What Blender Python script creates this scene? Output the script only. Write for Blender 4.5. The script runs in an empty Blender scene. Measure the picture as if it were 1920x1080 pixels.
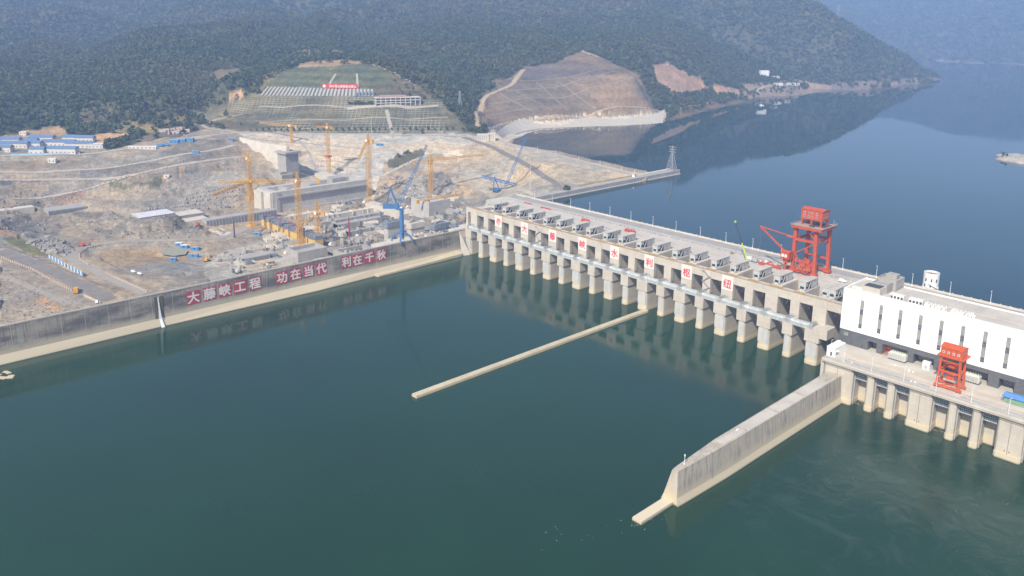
import bpy, bmesh, math, random
import numpy as np
from mathutils import Vector, Matrix
random.seed(7)
rng = np.random.default_rng(11)
SC = bpy.context.scene
COL = SC.collection
# ------------------------------------------------------------------ camera (solved from the dam's own lines)
CAMP = np.array((549.244, -472.091, 207.403))
YAW, PITCH, ROLL = -0.81190, 0.21870, 0.0127
FPX, PPX, PPY = 1536.0, 962.016, 381.356          # focal length and principal point for a 1920 x 1080 frame
def cam_axes():
    cy, sy, cp, sp = math.cos(YAW), math.sin(YAW), math.cos(PITCH), math.sin(PITCH)
    d = np.array((sy*cp, cy*cp, -sp)); r = np.array((cy, -sy, 0.0)); u = np.cross(r, d)
    c, s = math.cos(ROLL), math.sin(ROLL)
    return np.array((c*r + s*u, -s*r + c*u, d))
CM = cam_axes()
cam = bpy.data.objects.new('camera', bpy.data.cameras.new('camera')); COL.objects.link(cam)
cam.matrix_world = Matrix(((CM[0][0], CM[1][0], -CM[2][0], CAMP[0]), (CM[0][1], CM[1][1], -CM[2][1], CAMP[1]),
                           (CM[0][2], CM[1][2], -CM[2][2], CAMP[2]), (0, 0, 0, 1)))
cam.data.sensor_width = 36.0
cam.data.lens = 36.0*FPX/1920
cam.data.shift_x = (960 - PPX)/1920
cam.data.shift_y = -(540 - PPY)/1920
cam.data.clip_start = 1.0
cam.data.clip_end = 60000.0
SC.camera = cam
# ------------------------------------------------------------------ sky and sun
SUNV = Vector((0.24, -0.69, 0.69)).normalized()   # towards the sun
w = bpy.data.worlds.new('World'); SC.world = w; w.use_nodes = True
nt = w.node_tree; nt.nodes.clear()
sky = nt.nodes.new('ShaderNodeTexSky'); sky.sky_type = 'NISHITA'; sky.sun_disc = False
sky.sun_elevation = math.asin(SUNV.z); sky.sun_rotation = math.atan2(SUNV.x, SUNV.y) % (2*math.pi)
sky.altitude = 0.0; sky.air_density = 1.0; sky.dust_density = 2.0; sky.ozone_density = 1.0
bg = nt.nodes.new('ShaderNodeBackground'); bg.inputs[1].default_value = 0.10
out = nt.nodes.new('ShaderNodeOutputWorld')
nt.links.new(sky.outputs[0], bg.inputs[0]); nt.links.new(bg.outputs[0], out.inputs[0])
sl = bpy.data.lights.new('sun', 'SUN'); sl.energy = 4.2; sl.angle = math.radians(0.6); sl.color = (1.0, 0.915, 0.79)
so = bpy.data.objects.new('sun', sl); COL.objects.link(so)
so.rotation_euler = SUNV.to_track_quat('Z', 'Y').to_euler()
SC.view_settings.view_transform = 'Standard'; SC.view_settings.look = 'None'
SC.view_settings.exposure = 0.62; SC.view_settings.gamma = 1.0
SC.cycles.max_bounces = 6; SC.cycles.volume_bounces = 1; SC.cycles.diffuse_bounces = 3; SC.cycles.glossy_bounces = 3
SC.cycles.transparent_max_bounces = 8
SC.cycles.use_denoising = True
# ------------------------------------------------------------------ helpers
def ray(x, y):
    return CM.T @ np.array(((x - PPX)/FPX, -(y - PPY)/FPX, 1.0))
def at(x, y, z=None, X=None, Y=None):
    """point of the place seen at photo pixel x, y on a known plane"""
    d = ray(x, y)
    t = (z - CAMP[2])/d[2] if z is not None else ((X - CAMP[0])/d[0] if X is not None else (Y - CAMP[1])/d[1])
    return Vector(CAMP + t*d)
def at_r(x, y, r):
    d = ray(x, y); t = r/math.hypot(d[0], d[1])
    return Vector(CAMP + t*d)
def proj(P):
    q = (np.asarray(P, float) - CAMP) @ CM.T
    zz = np.where(q[..., 2] > 1, q[..., 2], 1.0)
    return np.stack((PPX + FPX*q[..., 0]/zz, PPY - FPX*q[..., 1]/zz), -1)

def tag(o, label=None, cat=None, group=None, kind=None):
    if label: o['label'] = label
    if cat: o['category'] = cat
    if group: o['group'] = group
    if kind: o['kind'] = kind
    return o
def empty(name, loc=(0, 0, 0), rz=0.0):
    o = bpy.data.objects.new(name, None); COL.objects.link(o); o.empty_display_size = 1
    o.location = loc; o.rotation_euler = (0, 0, rz); return o
def copy_tree(o, parent=None):
    c = o.copy(); COL.objects.link(c)
    if parent: c.parent = parent
    for ch in [x for x in COL.objects if x.parent == o]: copy_tree(ch, c)
    return c
class MB:
    """collects shapes and links them as ONE mesh object"""
    def __init__(s): s.v = []; s.f = []; s.m = []; s.cur = 0
    def mi(s, i): s.cur = i; return s
    def add(s, vs, fs):
        b = len(s.v); s.v += [tuple(x) for x in vs]; s.f += [tuple(b + i for i in f) for f in fs]; s.m += [s.cur]*len(fs); return s
    def box(s, x0, x1, y0, y1, z0, z1):
        return s.add([(x0,y0,z0),(x1,y0,z0),(x1,y1,z0),(x0,y1,z0),(x0,y0,z1),(x1,y0,z1),(x1,y1,z1),(x0,y1,z1)],
                     [(3,2,1,0),(4,5,6,7),(0,1,5,4),(1,2,6,5),(2,3,7,6),(3,0,4,7)])
    def obox(s, c, dx, dy, dz, rz=0.0):
        ca, sa = math.cos(rz), math.sin(rz); vs = []
        for z in (0, dz):
            for ax, ay in ((-1,-1),(1,-1),(1,1),(-1,1)):
                x, y = ax*dx/2, ay*dy/2; vs.append((c[0]+ca*x-sa*y, c[1]+sa*x+ca*y, c[2]+z))
        return s.add(vs, [(3,2,1,0),(4,5,6,7),(0,1,5,4),(1,2,6,5),(2,3,7,6),(3,0,4,7)])
    def bar(s, a, b, w, h=None, up=(0,0,1)):
        a, b = Vector(a), Vector(b); d = (b - a)
        if d.length < 1e-6: return s
        d.normalize(); u = Vector(up)
        if abs(d.dot(u)) > .98: u = Vector((0,1,0))
        x = d.cross(u).normalized(); y = x.cross(d); h = h or w
        vs = [p + x*sx*w/2 + y*sy*h/2 for p in (a, b) for sx, sy in ((-1,-1),(1,-1),(1,1),(-1,1))]
        return s.add(vs, [(3,2,1,0),(4,5,6,7),(0,1,5,4),(1,2,6,5),(2,3,7,6),(3,0,4,7)])
    def tube(s, a, b, r0, r1=None, n=10, cap=True):
        a, b = Vector(a), Vector(b); r1 = r0 if r1 is None else r1
        d = (b - a).normalized(); u = Vector((0,0,1)) if abs(d.z) < .95 else Vector((1,0,0))
        x = d.cross(u).normalized(); y = d.cross(x); vs = []
        for p, r in ((a, r0), (b, r1)):
            for i in range(n):
                t = 2*math.pi*i/n; vs.append(p + x*r*math.cos(t) + y*r*math.sin(t))
        fs = [(i, (i+1) % n, n + (i+1) % n, n + i) for i in range(n)]
        if cap: fs += [tuple(range(n-1, -1, -1)), tuple(range(n, 2*n))]
        return s.add(vs, fs)
    def prism(s, poly, z0, z1):
        n = len(poly); vs = [(p[0], p[1], z0) for p in poly] + [(p[0], p[1], z1) for p in poly]
        return s.add(vs, [tuple(range(n-1,-1,-1)), tuple(range(n, 2*n))] + [(i,(i+1)%n,n+(i+1)%n,n+i) for i in range(n)])
    def sweep(s, prof, axis, a, b):
        """closed profile (u,z) extruded along X or Y from a to b"""
        n = len(prof)
        if axis == 'X': vs = [(a,u,z) for u,z in prof] + [(b,u,z) for u,z in prof]
        else: vs = [(u,a,z) for u,z in prof] + [(u,b,z) for u,z in prof]
        return s.add(vs, [tuple(range(n-1,-1,-1)), tuple(range(n,2*n))] + [(i,(i+1)%n,n+(i+1)%n,n+i) for i in range(n)])
    def loft(s, rings, close=True):
        n = len(rings[0]); vs = [p for r in rings for p in r]; fs = []
        for k in range(len(rings)-1):
            for i in range(n if close else n-1):
                fs.append((k*n+i, k*n+(i+1)%n, (k+1)*n+(i+1)%n, (k+1)*n+i))
        if close: fs += [tuple(range(n-1,-1,-1)), tuple(range((len(rings)-1)*n, len(rings)*n))]
        return s.add(vs, fs)
    def build(s, name, mats, parent=None, smooth=False, bevel=0.0):
        me = bpy.data.meshes.new(name); me.from_pydata(s.v, [], s.f)
        if not isinstance(mats, (list, tuple)): mats = [mats]
        for m in mats: me.materials.append(m)
        if len(mats) > 1: me.polygons.foreach_set('material_index', s.m)
        bm = bmesh.new(); bm.from_mesh(me); bmesh.ops.recalc_face_normals(bm, faces=bm.faces); bm.to_mesh(me); bm.free()
        if smooth: me.polygons.foreach_set('use_smooth', [True]*len(me.polygons))
        me.update()
        o = bpy.data.objects.new(name, me); COL.objects.link(o)
        if parent: o.parent = parent
        return o
# ------------------------------------------------------------------ materials
def N(t, ty, **kw):
    n = t.nodes.new(ty)
    for k, v in kw.items():
        if k.startswith('i_'): n.inputs[k[2:].replace('_', ' ')].default_value = v
        else: setattr(n, k, v)
    return n
def newmat(name):
    m = bpy.data.materials.new(name); m.use_nodes = True; t = m.node_tree
    return m, t, t.nodes['Principled BSDF']
def mixc(t, fac, a, b, mode='MIX'):
    n = t.nodes.new('ShaderNodeMix'); n.data_type = 'RGBA'; n.blend_type = mode
    for sk, v in ((0, fac), (6, a), (7, b)):
        if hasattr(v, 'links'): t.links.new(v, n.inputs[sk])
        else: n.inputs[sk].default_value = v if sk == 0 else (*v[:3], 1)
    return n.outputs[2]
def ramp(t, src, p0, p1):
    n = t.nodes.new('ShaderNodeMapRange'); n.inputs[1].default_value = p0; n.inputs[2].default_value = p1
    t.links.new(src, n.inputs[0]); return n.outputs[0]
def posn(t, scale):
    g = t.nodes.new('ShaderNodeNewGeometry'); mp = t.nodes.new('ShaderNodeVectorMath'); mp.operation = 'MULTIPLY'
    mp.inputs[1].default_value = scale; t.links.new(g.outputs['Position'], mp.inputs[0]); return mp.outputs[0], g
def noise(t, scale3, sc=1.0, detail=4, rough=.6):
    v, g = posn(t, scale3); n = N(t, 'ShaderNodeTexNoise'); n.inputs['Scale'].default_value = sc
    n.inputs['Detail'].default_value = detail; n.inputs['Roughness'].default_value = rough
    t.links.new(v, n.inputs['Vector']); return n.outputs['Fac']
def plain(name, col, rough=.6, metal=0.0, var=.18, sc=.5, dirt=None):
    m, t, b = newmat(name)
    f = ramp(t, noise(t, (sc, sc, sc)), .3, .7)
    c = mixc(t, f, [x*(1-var) for x in col], [min(1, x*(1+var)) for x in col])
    if dirt:
        d = ramp(t, noise(t, (1.3, 1.3, .25), 1, 5), .5, .75); c = mixc(t, d, c, dirt)
    t.links.new(c, b.inputs['Base Color']); b.inputs['Roughness'].default_value = rough; b.inputs['Metallic'].default_value = metal
    return m
def concrete(name, col, stain, amount=.55, band=None, bandz=4.0, blue=False, dark=None, lifts=0.0, rough=.9):
    """poured concrete: blotches, rain streaks, lift lines, a pale tide band above the water"""
    m, t, b = newmat(name)
    bl = ramp(t, noise(t, (.09, .09, .12), 1, 6, .65), .3, .72)
    c = mixc(t, bl, [x*.84 for x in col], [min(1, x*1.12) for x in col])
    st = ramp(t, noise(t, (.9, .9, .045), 1, 4, .6), .48, .78)
    mul = N(t, 'ShaderNodeMath', operation='MULTIPLY'); t.links.new(st, mul.inputs[0]); mul.inputs[1].default_value = amount
    c = mixc(t, mul.outputs[0], c, stain)
    g = t.nodes.new('ShaderNodeNewGeometry'); sp = t.nodes.new('ShaderNodeSeparateXYZ'); t.links.new(g.outputs['Position'], sp.inputs[0])
    if dark:
        dk = ramp(t, noise(t, (.035, .035, .13), 1, 6, .68), .40, .60)
        c = mixc(t, dk, c, dark)
    if lifts:
        md = N(t, 'ShaderNodeMath', operation='PINGPONG'); t.links.new(sp.outputs[2], md.inputs[0]); md.inputs[1].default_value = lifts/2
        l = ramp(t, md.outputs[0], .12, .02); ml = N(t, 'ShaderNodeMath', operation='MULTIPLY'); t.links.new(l, ml.inputs[0]); ml.inputs[1].default_value = .35
        c = mixc(t, ml.outputs[0], c, [x*.6 for x in col])
    if band:
        wob = noise(t, (.2, .2, .25), 1, 6, .65)
        ad = N(t, 'ShaderNodeMath', operation='MULTIPLY_ADD'); t.links.new(wob, ad.inputs[0]); ad.inputs[1].default_value = -4.5; t.links.new(sp.outputs[2], ad.inputs[2])
        bf = ramp(t, ad.outputs[0], bandz, bandz - 4.2)
        c = mixc(t, bf, c, band)
        wet = ramp(t, sp.outputs[2], .9, .2); c = mixc(t, wet, c, [x*.45 for x in band])
    t.links.new(c, b.inputs['Base Color']); b.inputs['Roughness'].default_value = rough
    bp = t.nodes.new('ShaderNodeBump'); bp.inputs['Strength'].default_value = .25; bp.inputs['Distance'].default_value = .3
    t.links.new(noise(t, (.8, .8, .8), 1, 5), bp.inputs['Height']); t.links.new(bp.outputs[0], b.inputs['Normal'])
    return m
M = {}
M['conc'] = concrete('concrete', (.52, .475, .40), (.34, .31, .26), .36, band=(.58, .505, .365), bandz=4.6, lifts=3.0)
M['conc_deck'] = concrete('concrete_deck', (.50, .465, .405), (.38, .345, .30), .4)
M['conc_dark'] = concrete('concrete_weathered', (.36, .32, .26), (.10, .09, .075), .85, band=(.47, .41, .295), bandz=8.5, dark=(.125, .112, .095))
M['conc_pale'] = concrete('concrete_pale', (.55, .505, .43), (.36, .32, .27), .4)
M['conc_grey'] = concrete('concrete_grey', (.36, .345, .32), (.22, .2, .19), .5)
M['grey_panel'] = plain('grey_cladding', (.44, .45, .445), .6)
M['girder'] = plain('pale_grey_paint', (.42, .455, .45), .5, dirt=(.34, .36, .35))
M['white'] = plain('white_cladding', (.84, .84, .825), .5, var=.02, sc=.08)
M['white_paint'] = plain('white_paint', (.74, .74, .72), .5, var=.06)
M['darkgrey'] = plain('dark_grey_stone', (.105, .11, .115), .6, var=.25, sc=.8)
M['glass'] = plain('dark_glass', (.035, .05, .075), .15, var=.3)
M['glass_grid'] = plain('grey_green_glass', (.27, .285, .26), .3, var=.3, sc=.7)
M['red'] = plain('red_paint', (.46, .075, .028), .55, dirt=(.36, .10, .055))
M['orange'] = plain('orange_red_paint', (.54, .09, .02), .55, dirt=(.42, .10, .04))
M['yellow'] = plain('crane_yellow', (.62, .34, .05), .55, dirt=(.45, .26, .07))
M['blue'] = plain('crane_blue', (.055, .165, .36), .5, dirt=(.08, .14, .24))
M['blue_roof'] = plain('blue_roof', (.10, .165, .30), .5, var=.15, dirt=(.20, .25, .32))
M['steel'] = plain('galvanised_steel', (.45, .46, .47), .45, .3)
M['dark'] = plain('dark_steel', (.06, .065, .07), .6)
M['gate'] = plain('gate_steel', (.10, .125, .15), .5, var=.2)
M['rust'] = plain('rusty_ochre', (.42, .27, .12), .8)
M['sign_white'] = plain('sign_white', (.70, .67, .62), .6, var=.04)
M['sign_red'] = plain('sign_red', (.60, .035, .05), .6, var=.08)
M['crimson'] = plain('faded_crimson', (.42, .045, .065), .7, var=.15, sc=.8)
M['lime'] = plain('lime_paint', (.42, .6, .06), .5)
M['tarp'] = plain('blue_tarpaulin', (.08, .22, .55), .6)
M['tyre'] = plain('rubber', (.02, .02, .02), .8)
M['brown_wood'] = plain('formwork_timber', (.22, .17, .12), .85, var=.35)
M['rock'] = plain('grey_rock', (.24, .225, .205), .95, var=.35, sc=.25)
M['bark'] = plain('bark', (.10, .075, .05), .9)
M['leaf'] = plain('leaf_green', (.055, .085, .03), .8, var=.45, sc=.35)
# ------------------------------------------------------------------ terrain: a height field through surveyed points
RES = 36.0      # reservoir level; the river below the dam lies at 0
CP = []
def cz(*pts):
    for x, y, z in pts: CP.append(tuple(at(x, y, z)))
def cr(*pts):
    for x, y, r in pts: CP.append(tuple(at_r(x, y, r*math.hypot(1, (x-PPX)/FPX))))
def crz(*pts):
    for x, r, z in pts:
        p = at_r(x, 200, r*math.hypot(1, (x-PPX)/FPX)); CP.append((p[0], p[1], z))
for Y, z in ((-480, 22), (-380, 22), (-300, 21.5), (-250, 19), (-200, 11), (-150, 8), (-100, 7), (-50, 8), (-10, 12), (30, 14)):
    CP.append((-13, Y, z))
cz((0,560,22),(100,540,22),(200,530,21.5),(0,500,22),(100,500,21),(170,505,19),(0,470,22),(0,440,20),(60,450,18),(130,470,17),(230,470,13),
   (300,530,17),(250,500,15),(320,480,7),(280,478,7.5),(360,480,7),(270,458,12),(200,440,12),(120,430,11),(250,414,18),(330,420,17),(290,404,16),(390,430,9),(400,470,7),(450,480,7),
   (420,450,8),(540,450,5),(600,420,5),(660,440,6),(700,440,8),(800,440,10),(850,415,12),(470,425,8),(560,462,5),(690,380,5),
   (640,395,5),(750,385,6),(820,380,8),(880,370,14),(930,365,18),(90,385,12),(0,400,18),(50,370,22),(150,375,18),(130,335,32),
   (0,345,34),(220,380,18),(300,385,16),(380,390,12),(440,385,10),(420,350,26),(350,360,22),(280,345,32),(330,310,46),(400,310,43),
   (450,330,32),(470,300,40),(250,305,45),(150,320,38),(0,320,42),(100,300,47),(0,300,48),(170,280,51),(100,270,52),(0,275,52),
   (250,275,53),(330,270,55),(400,260,57),(440,243,60),(430,265,54),(500,270,50),(530,290,44),(540,320,30),(560,345,20),
   (600,245,58),(740,247,56),(870,250,54),(930,260,50),(1000,279,48),(1080,300,45),(1150,317,43),(1205,331,41.2),
   (620,290,40),(740,285,42),(620,330,20),(720,330,22),(780,320,26),(830,290,40),(880,300,36),(850,330,25),(780,345,18),(860,350,20),
   (920,320,30),(960,345,22),(900,278,46),(960,300,42),(1000,310,44),(1060,335,42),(1010,348,38),
   (420,215,66),(520,215,72),(650,215,74),(760,215,74),(850,225,68),(900,240,57),(480,175,98),(600,170,104),(700,172,104),(800,178,96),
   (860,205,80),(745,195,88),(880,200,76),(870,170,96),(900,215,62),
   (380,200,72),(300,225,68),(200,240,62),(100,250,58),(0,250,60),(0,200,88),(150,200,86),(300,180,98),(420,150,116),
   (895,215,56),(950,240,43),(1000,228,44),(1100,220,44),(1200,214,46),(1245,205,47),(900,190,72),(980,130,116),(1190,140,112),
   (1215,190,62),(1100,160,95),(1000,190,72),(960,263,35.4),(1000,249,35.4),(1100,241,35.2),(1235,233,35.0),
   (1262,228,34.6),(1330,205,34.6),(1430,184,34.6),(1530,168,34.6),(1640,160,34.6),(1745,151,34.6),
   (1240,170,75),(1230,125,118),(1290,150,90),(1300,180,58),(1270,208,44),(1330,175,56),(1380,140,85),(1430,140,68),(1490,150,56),(1500,160,46),(1400,172,46),
   (1330,226,26),(1430,202,26),(1530,186,26),(1640,178,26),(1745,168,26),(1800,156,26),
   (1100,264,30),(1000,272,30),(1180,256,30),(1260,252,28))
CP += [(-17,74,26),(-17,100,33),(-16,123,40.5),(-14,170,41),(-10,245,41),(-9,300,38),(12,330,20),(30,250,15),(40,150,15)]
cr((0,150,1360),(200,150,1360),(350,120,1480),(500,100,1560),(0,80,1900),(200,80,1880),(400,60,2000),(640,75,1750),(800,80,1800),(900,110,1700),(850,140,1420),
   (640,120,1300),(530,135,1290),(740,125,1300),(820,160,1260),
   (0,30,2500),(300,30,2450),(600,30,2350),(800,40,2250),(950,60,2150),(0,-20,3100),(300,-20,3100),(600,-20,3000),(900,0,2750),(900,-60,3300),
   (1095,97,1720),(1000,80,1980),(1100,60,2250),(1000,30,2450),(1200,90,2000),(1150,20,2550),(1250,60,2250),(1300,100,1980),(1400,100,2230),(1400,50,2480),
   (1300,20,2600),(1500,100,2430),(1500,40,2573),(1500,0,2680),(1600,110,2390),(1600,70,2480),(1700,138,2685),(1512,-2,2760),(1560,30,2700),(1640,75,2640),(1700,110,2755),(1743,143,2750),
   (1400,-20,2900),(1200,-60,3300),(1300,-100,3300))
crz((1560,3300,15),(1640,3150,15),(1700,3120,15),(1765,2950,15),(1560,3700,15),(1700,3400,15),(1850,3400,15),(1920,2400,15),(1760,1900,15),(1500,1300,15),(1400,1000,15),
    (1300,800,15),(1900,1400,15),(1920,3500,15),(2100,3400,15),(2100,2000,15),
    (1550,3950,20),(1650,4300,20),(1560,6400,560),(1650,6300,480),(1800,6000,620),(1920,5800,640),(2100,5600,640),(1500,7200,620),
    (1300,4200,640),(1100,4600,620),(900,4600,560),(600,4300,480),(300,4300,460),(0,4300,460),(-250,4300,460),(-250,1250,60),(-250,1700,150),(-250,1000,45),(-250,700,22),
    (0,8500,500),(900,8500,600),(1600,8500,600),(2100,8500,600))
cr((1755,113,4400),(1840,117,4190),(1920,123,3890),(1760,60,4700),(1900,60,4400),(1750,0,5200),(1900,0,4900),(1600,20,5300),(1560,-10,5600))
CP = np.array(CP)
def polar(P):
    d = P[..., :2] - CAMP[:2]; r = np.hypot(d[..., 0], d[..., 1]); a = np.arctan2(d[..., 0], d[..., 1])
    return np.stack((a, np.log(r)), -1)
_cp = polar(CP)
def _phi(d): return np.sqrt(d*d + 2e-5)
_D = np.linalg.norm(_cp[:, None] - _cp[None], axis=-1); _n = len(CP)
_A = np.zeros((_n+3, _n+3)); _A[:_n, :_n] = _phi(_D) - 2e-3*np.eye(_n); _A[:_n, _n] = 1; _A[:_n, _n+1:] = _cp; _A[_n, :_n] = 1; _A[_n+1:, :_n] = _cp.T
_wt = np.linalg.solve(_A, np.concatenate((CP[:, 2], np.zeros(3))))
def _hash(ix, iy, seed):
    h = (ix.astype(np.int64)*374761393 + iy.astype(np.int64)*668265263 + seed*974711) & 0x7fffffff
    h = ((h ^ (h >> 13))*1274126177) & 0x7fffffff
    return ((h ^ (h >> 16)) & 0xffff)/65535.0
def vnoise(x, y, seed=0):
    ix, iy = np.floor(x), np.floor(y); fx, fy = x - ix, y - iy
    fx = fx*fx*(3-2*fx); fy = fy*fy*(3-2*fy)
    a = _hash(ix, iy, seed); b = _hash(ix+1, iy, seed); c = _hash(ix, iy+1, seed); d = _hash(ix+1, iy+1, seed)
    return (a*(1-fx)+b*fx)*(1-fy) + (c*(1-fx)+d*fx)*fy
def fbm(x, y, sc, oct=4, seed=0):
    s = 0; a = .5; f = 1.0/sc
    for i in range(oct):
        s = s + a*vnoise(x*f, y*f, seed+i*17); a *= .5; f *= 2.07
    return s/(1-.5**oct) - .5
def base_height(XY):
    p = polar(XY); out = np.empty(len(p))
    for i in range(0, len(p), 20000):
        q = p[i:i+20000]; d = np.linalg.norm(q[:, None] - _cp[None], axis=-1)
        out[i:i+20000] = _phi(d) @ _wt[:_n] + _wt[_n] + q @ _wt[_n+1:]
    return out
def inpoly(P, poly):
    x, y = P[:, 0], P[:, 1]; r = np.zeros(len(P), bool); n = len(poly)
    for i in range(n):
        x0, y0 = poly[i]; x1, y1 = poly[(i+1) % n]
        if y0 == y1: continue
        c = ((y0 > y) != (y1 > y)) & (x < (x1-x0)*(y-y0)/(y1-y0) + x0); r ^= c
    return r
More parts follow.
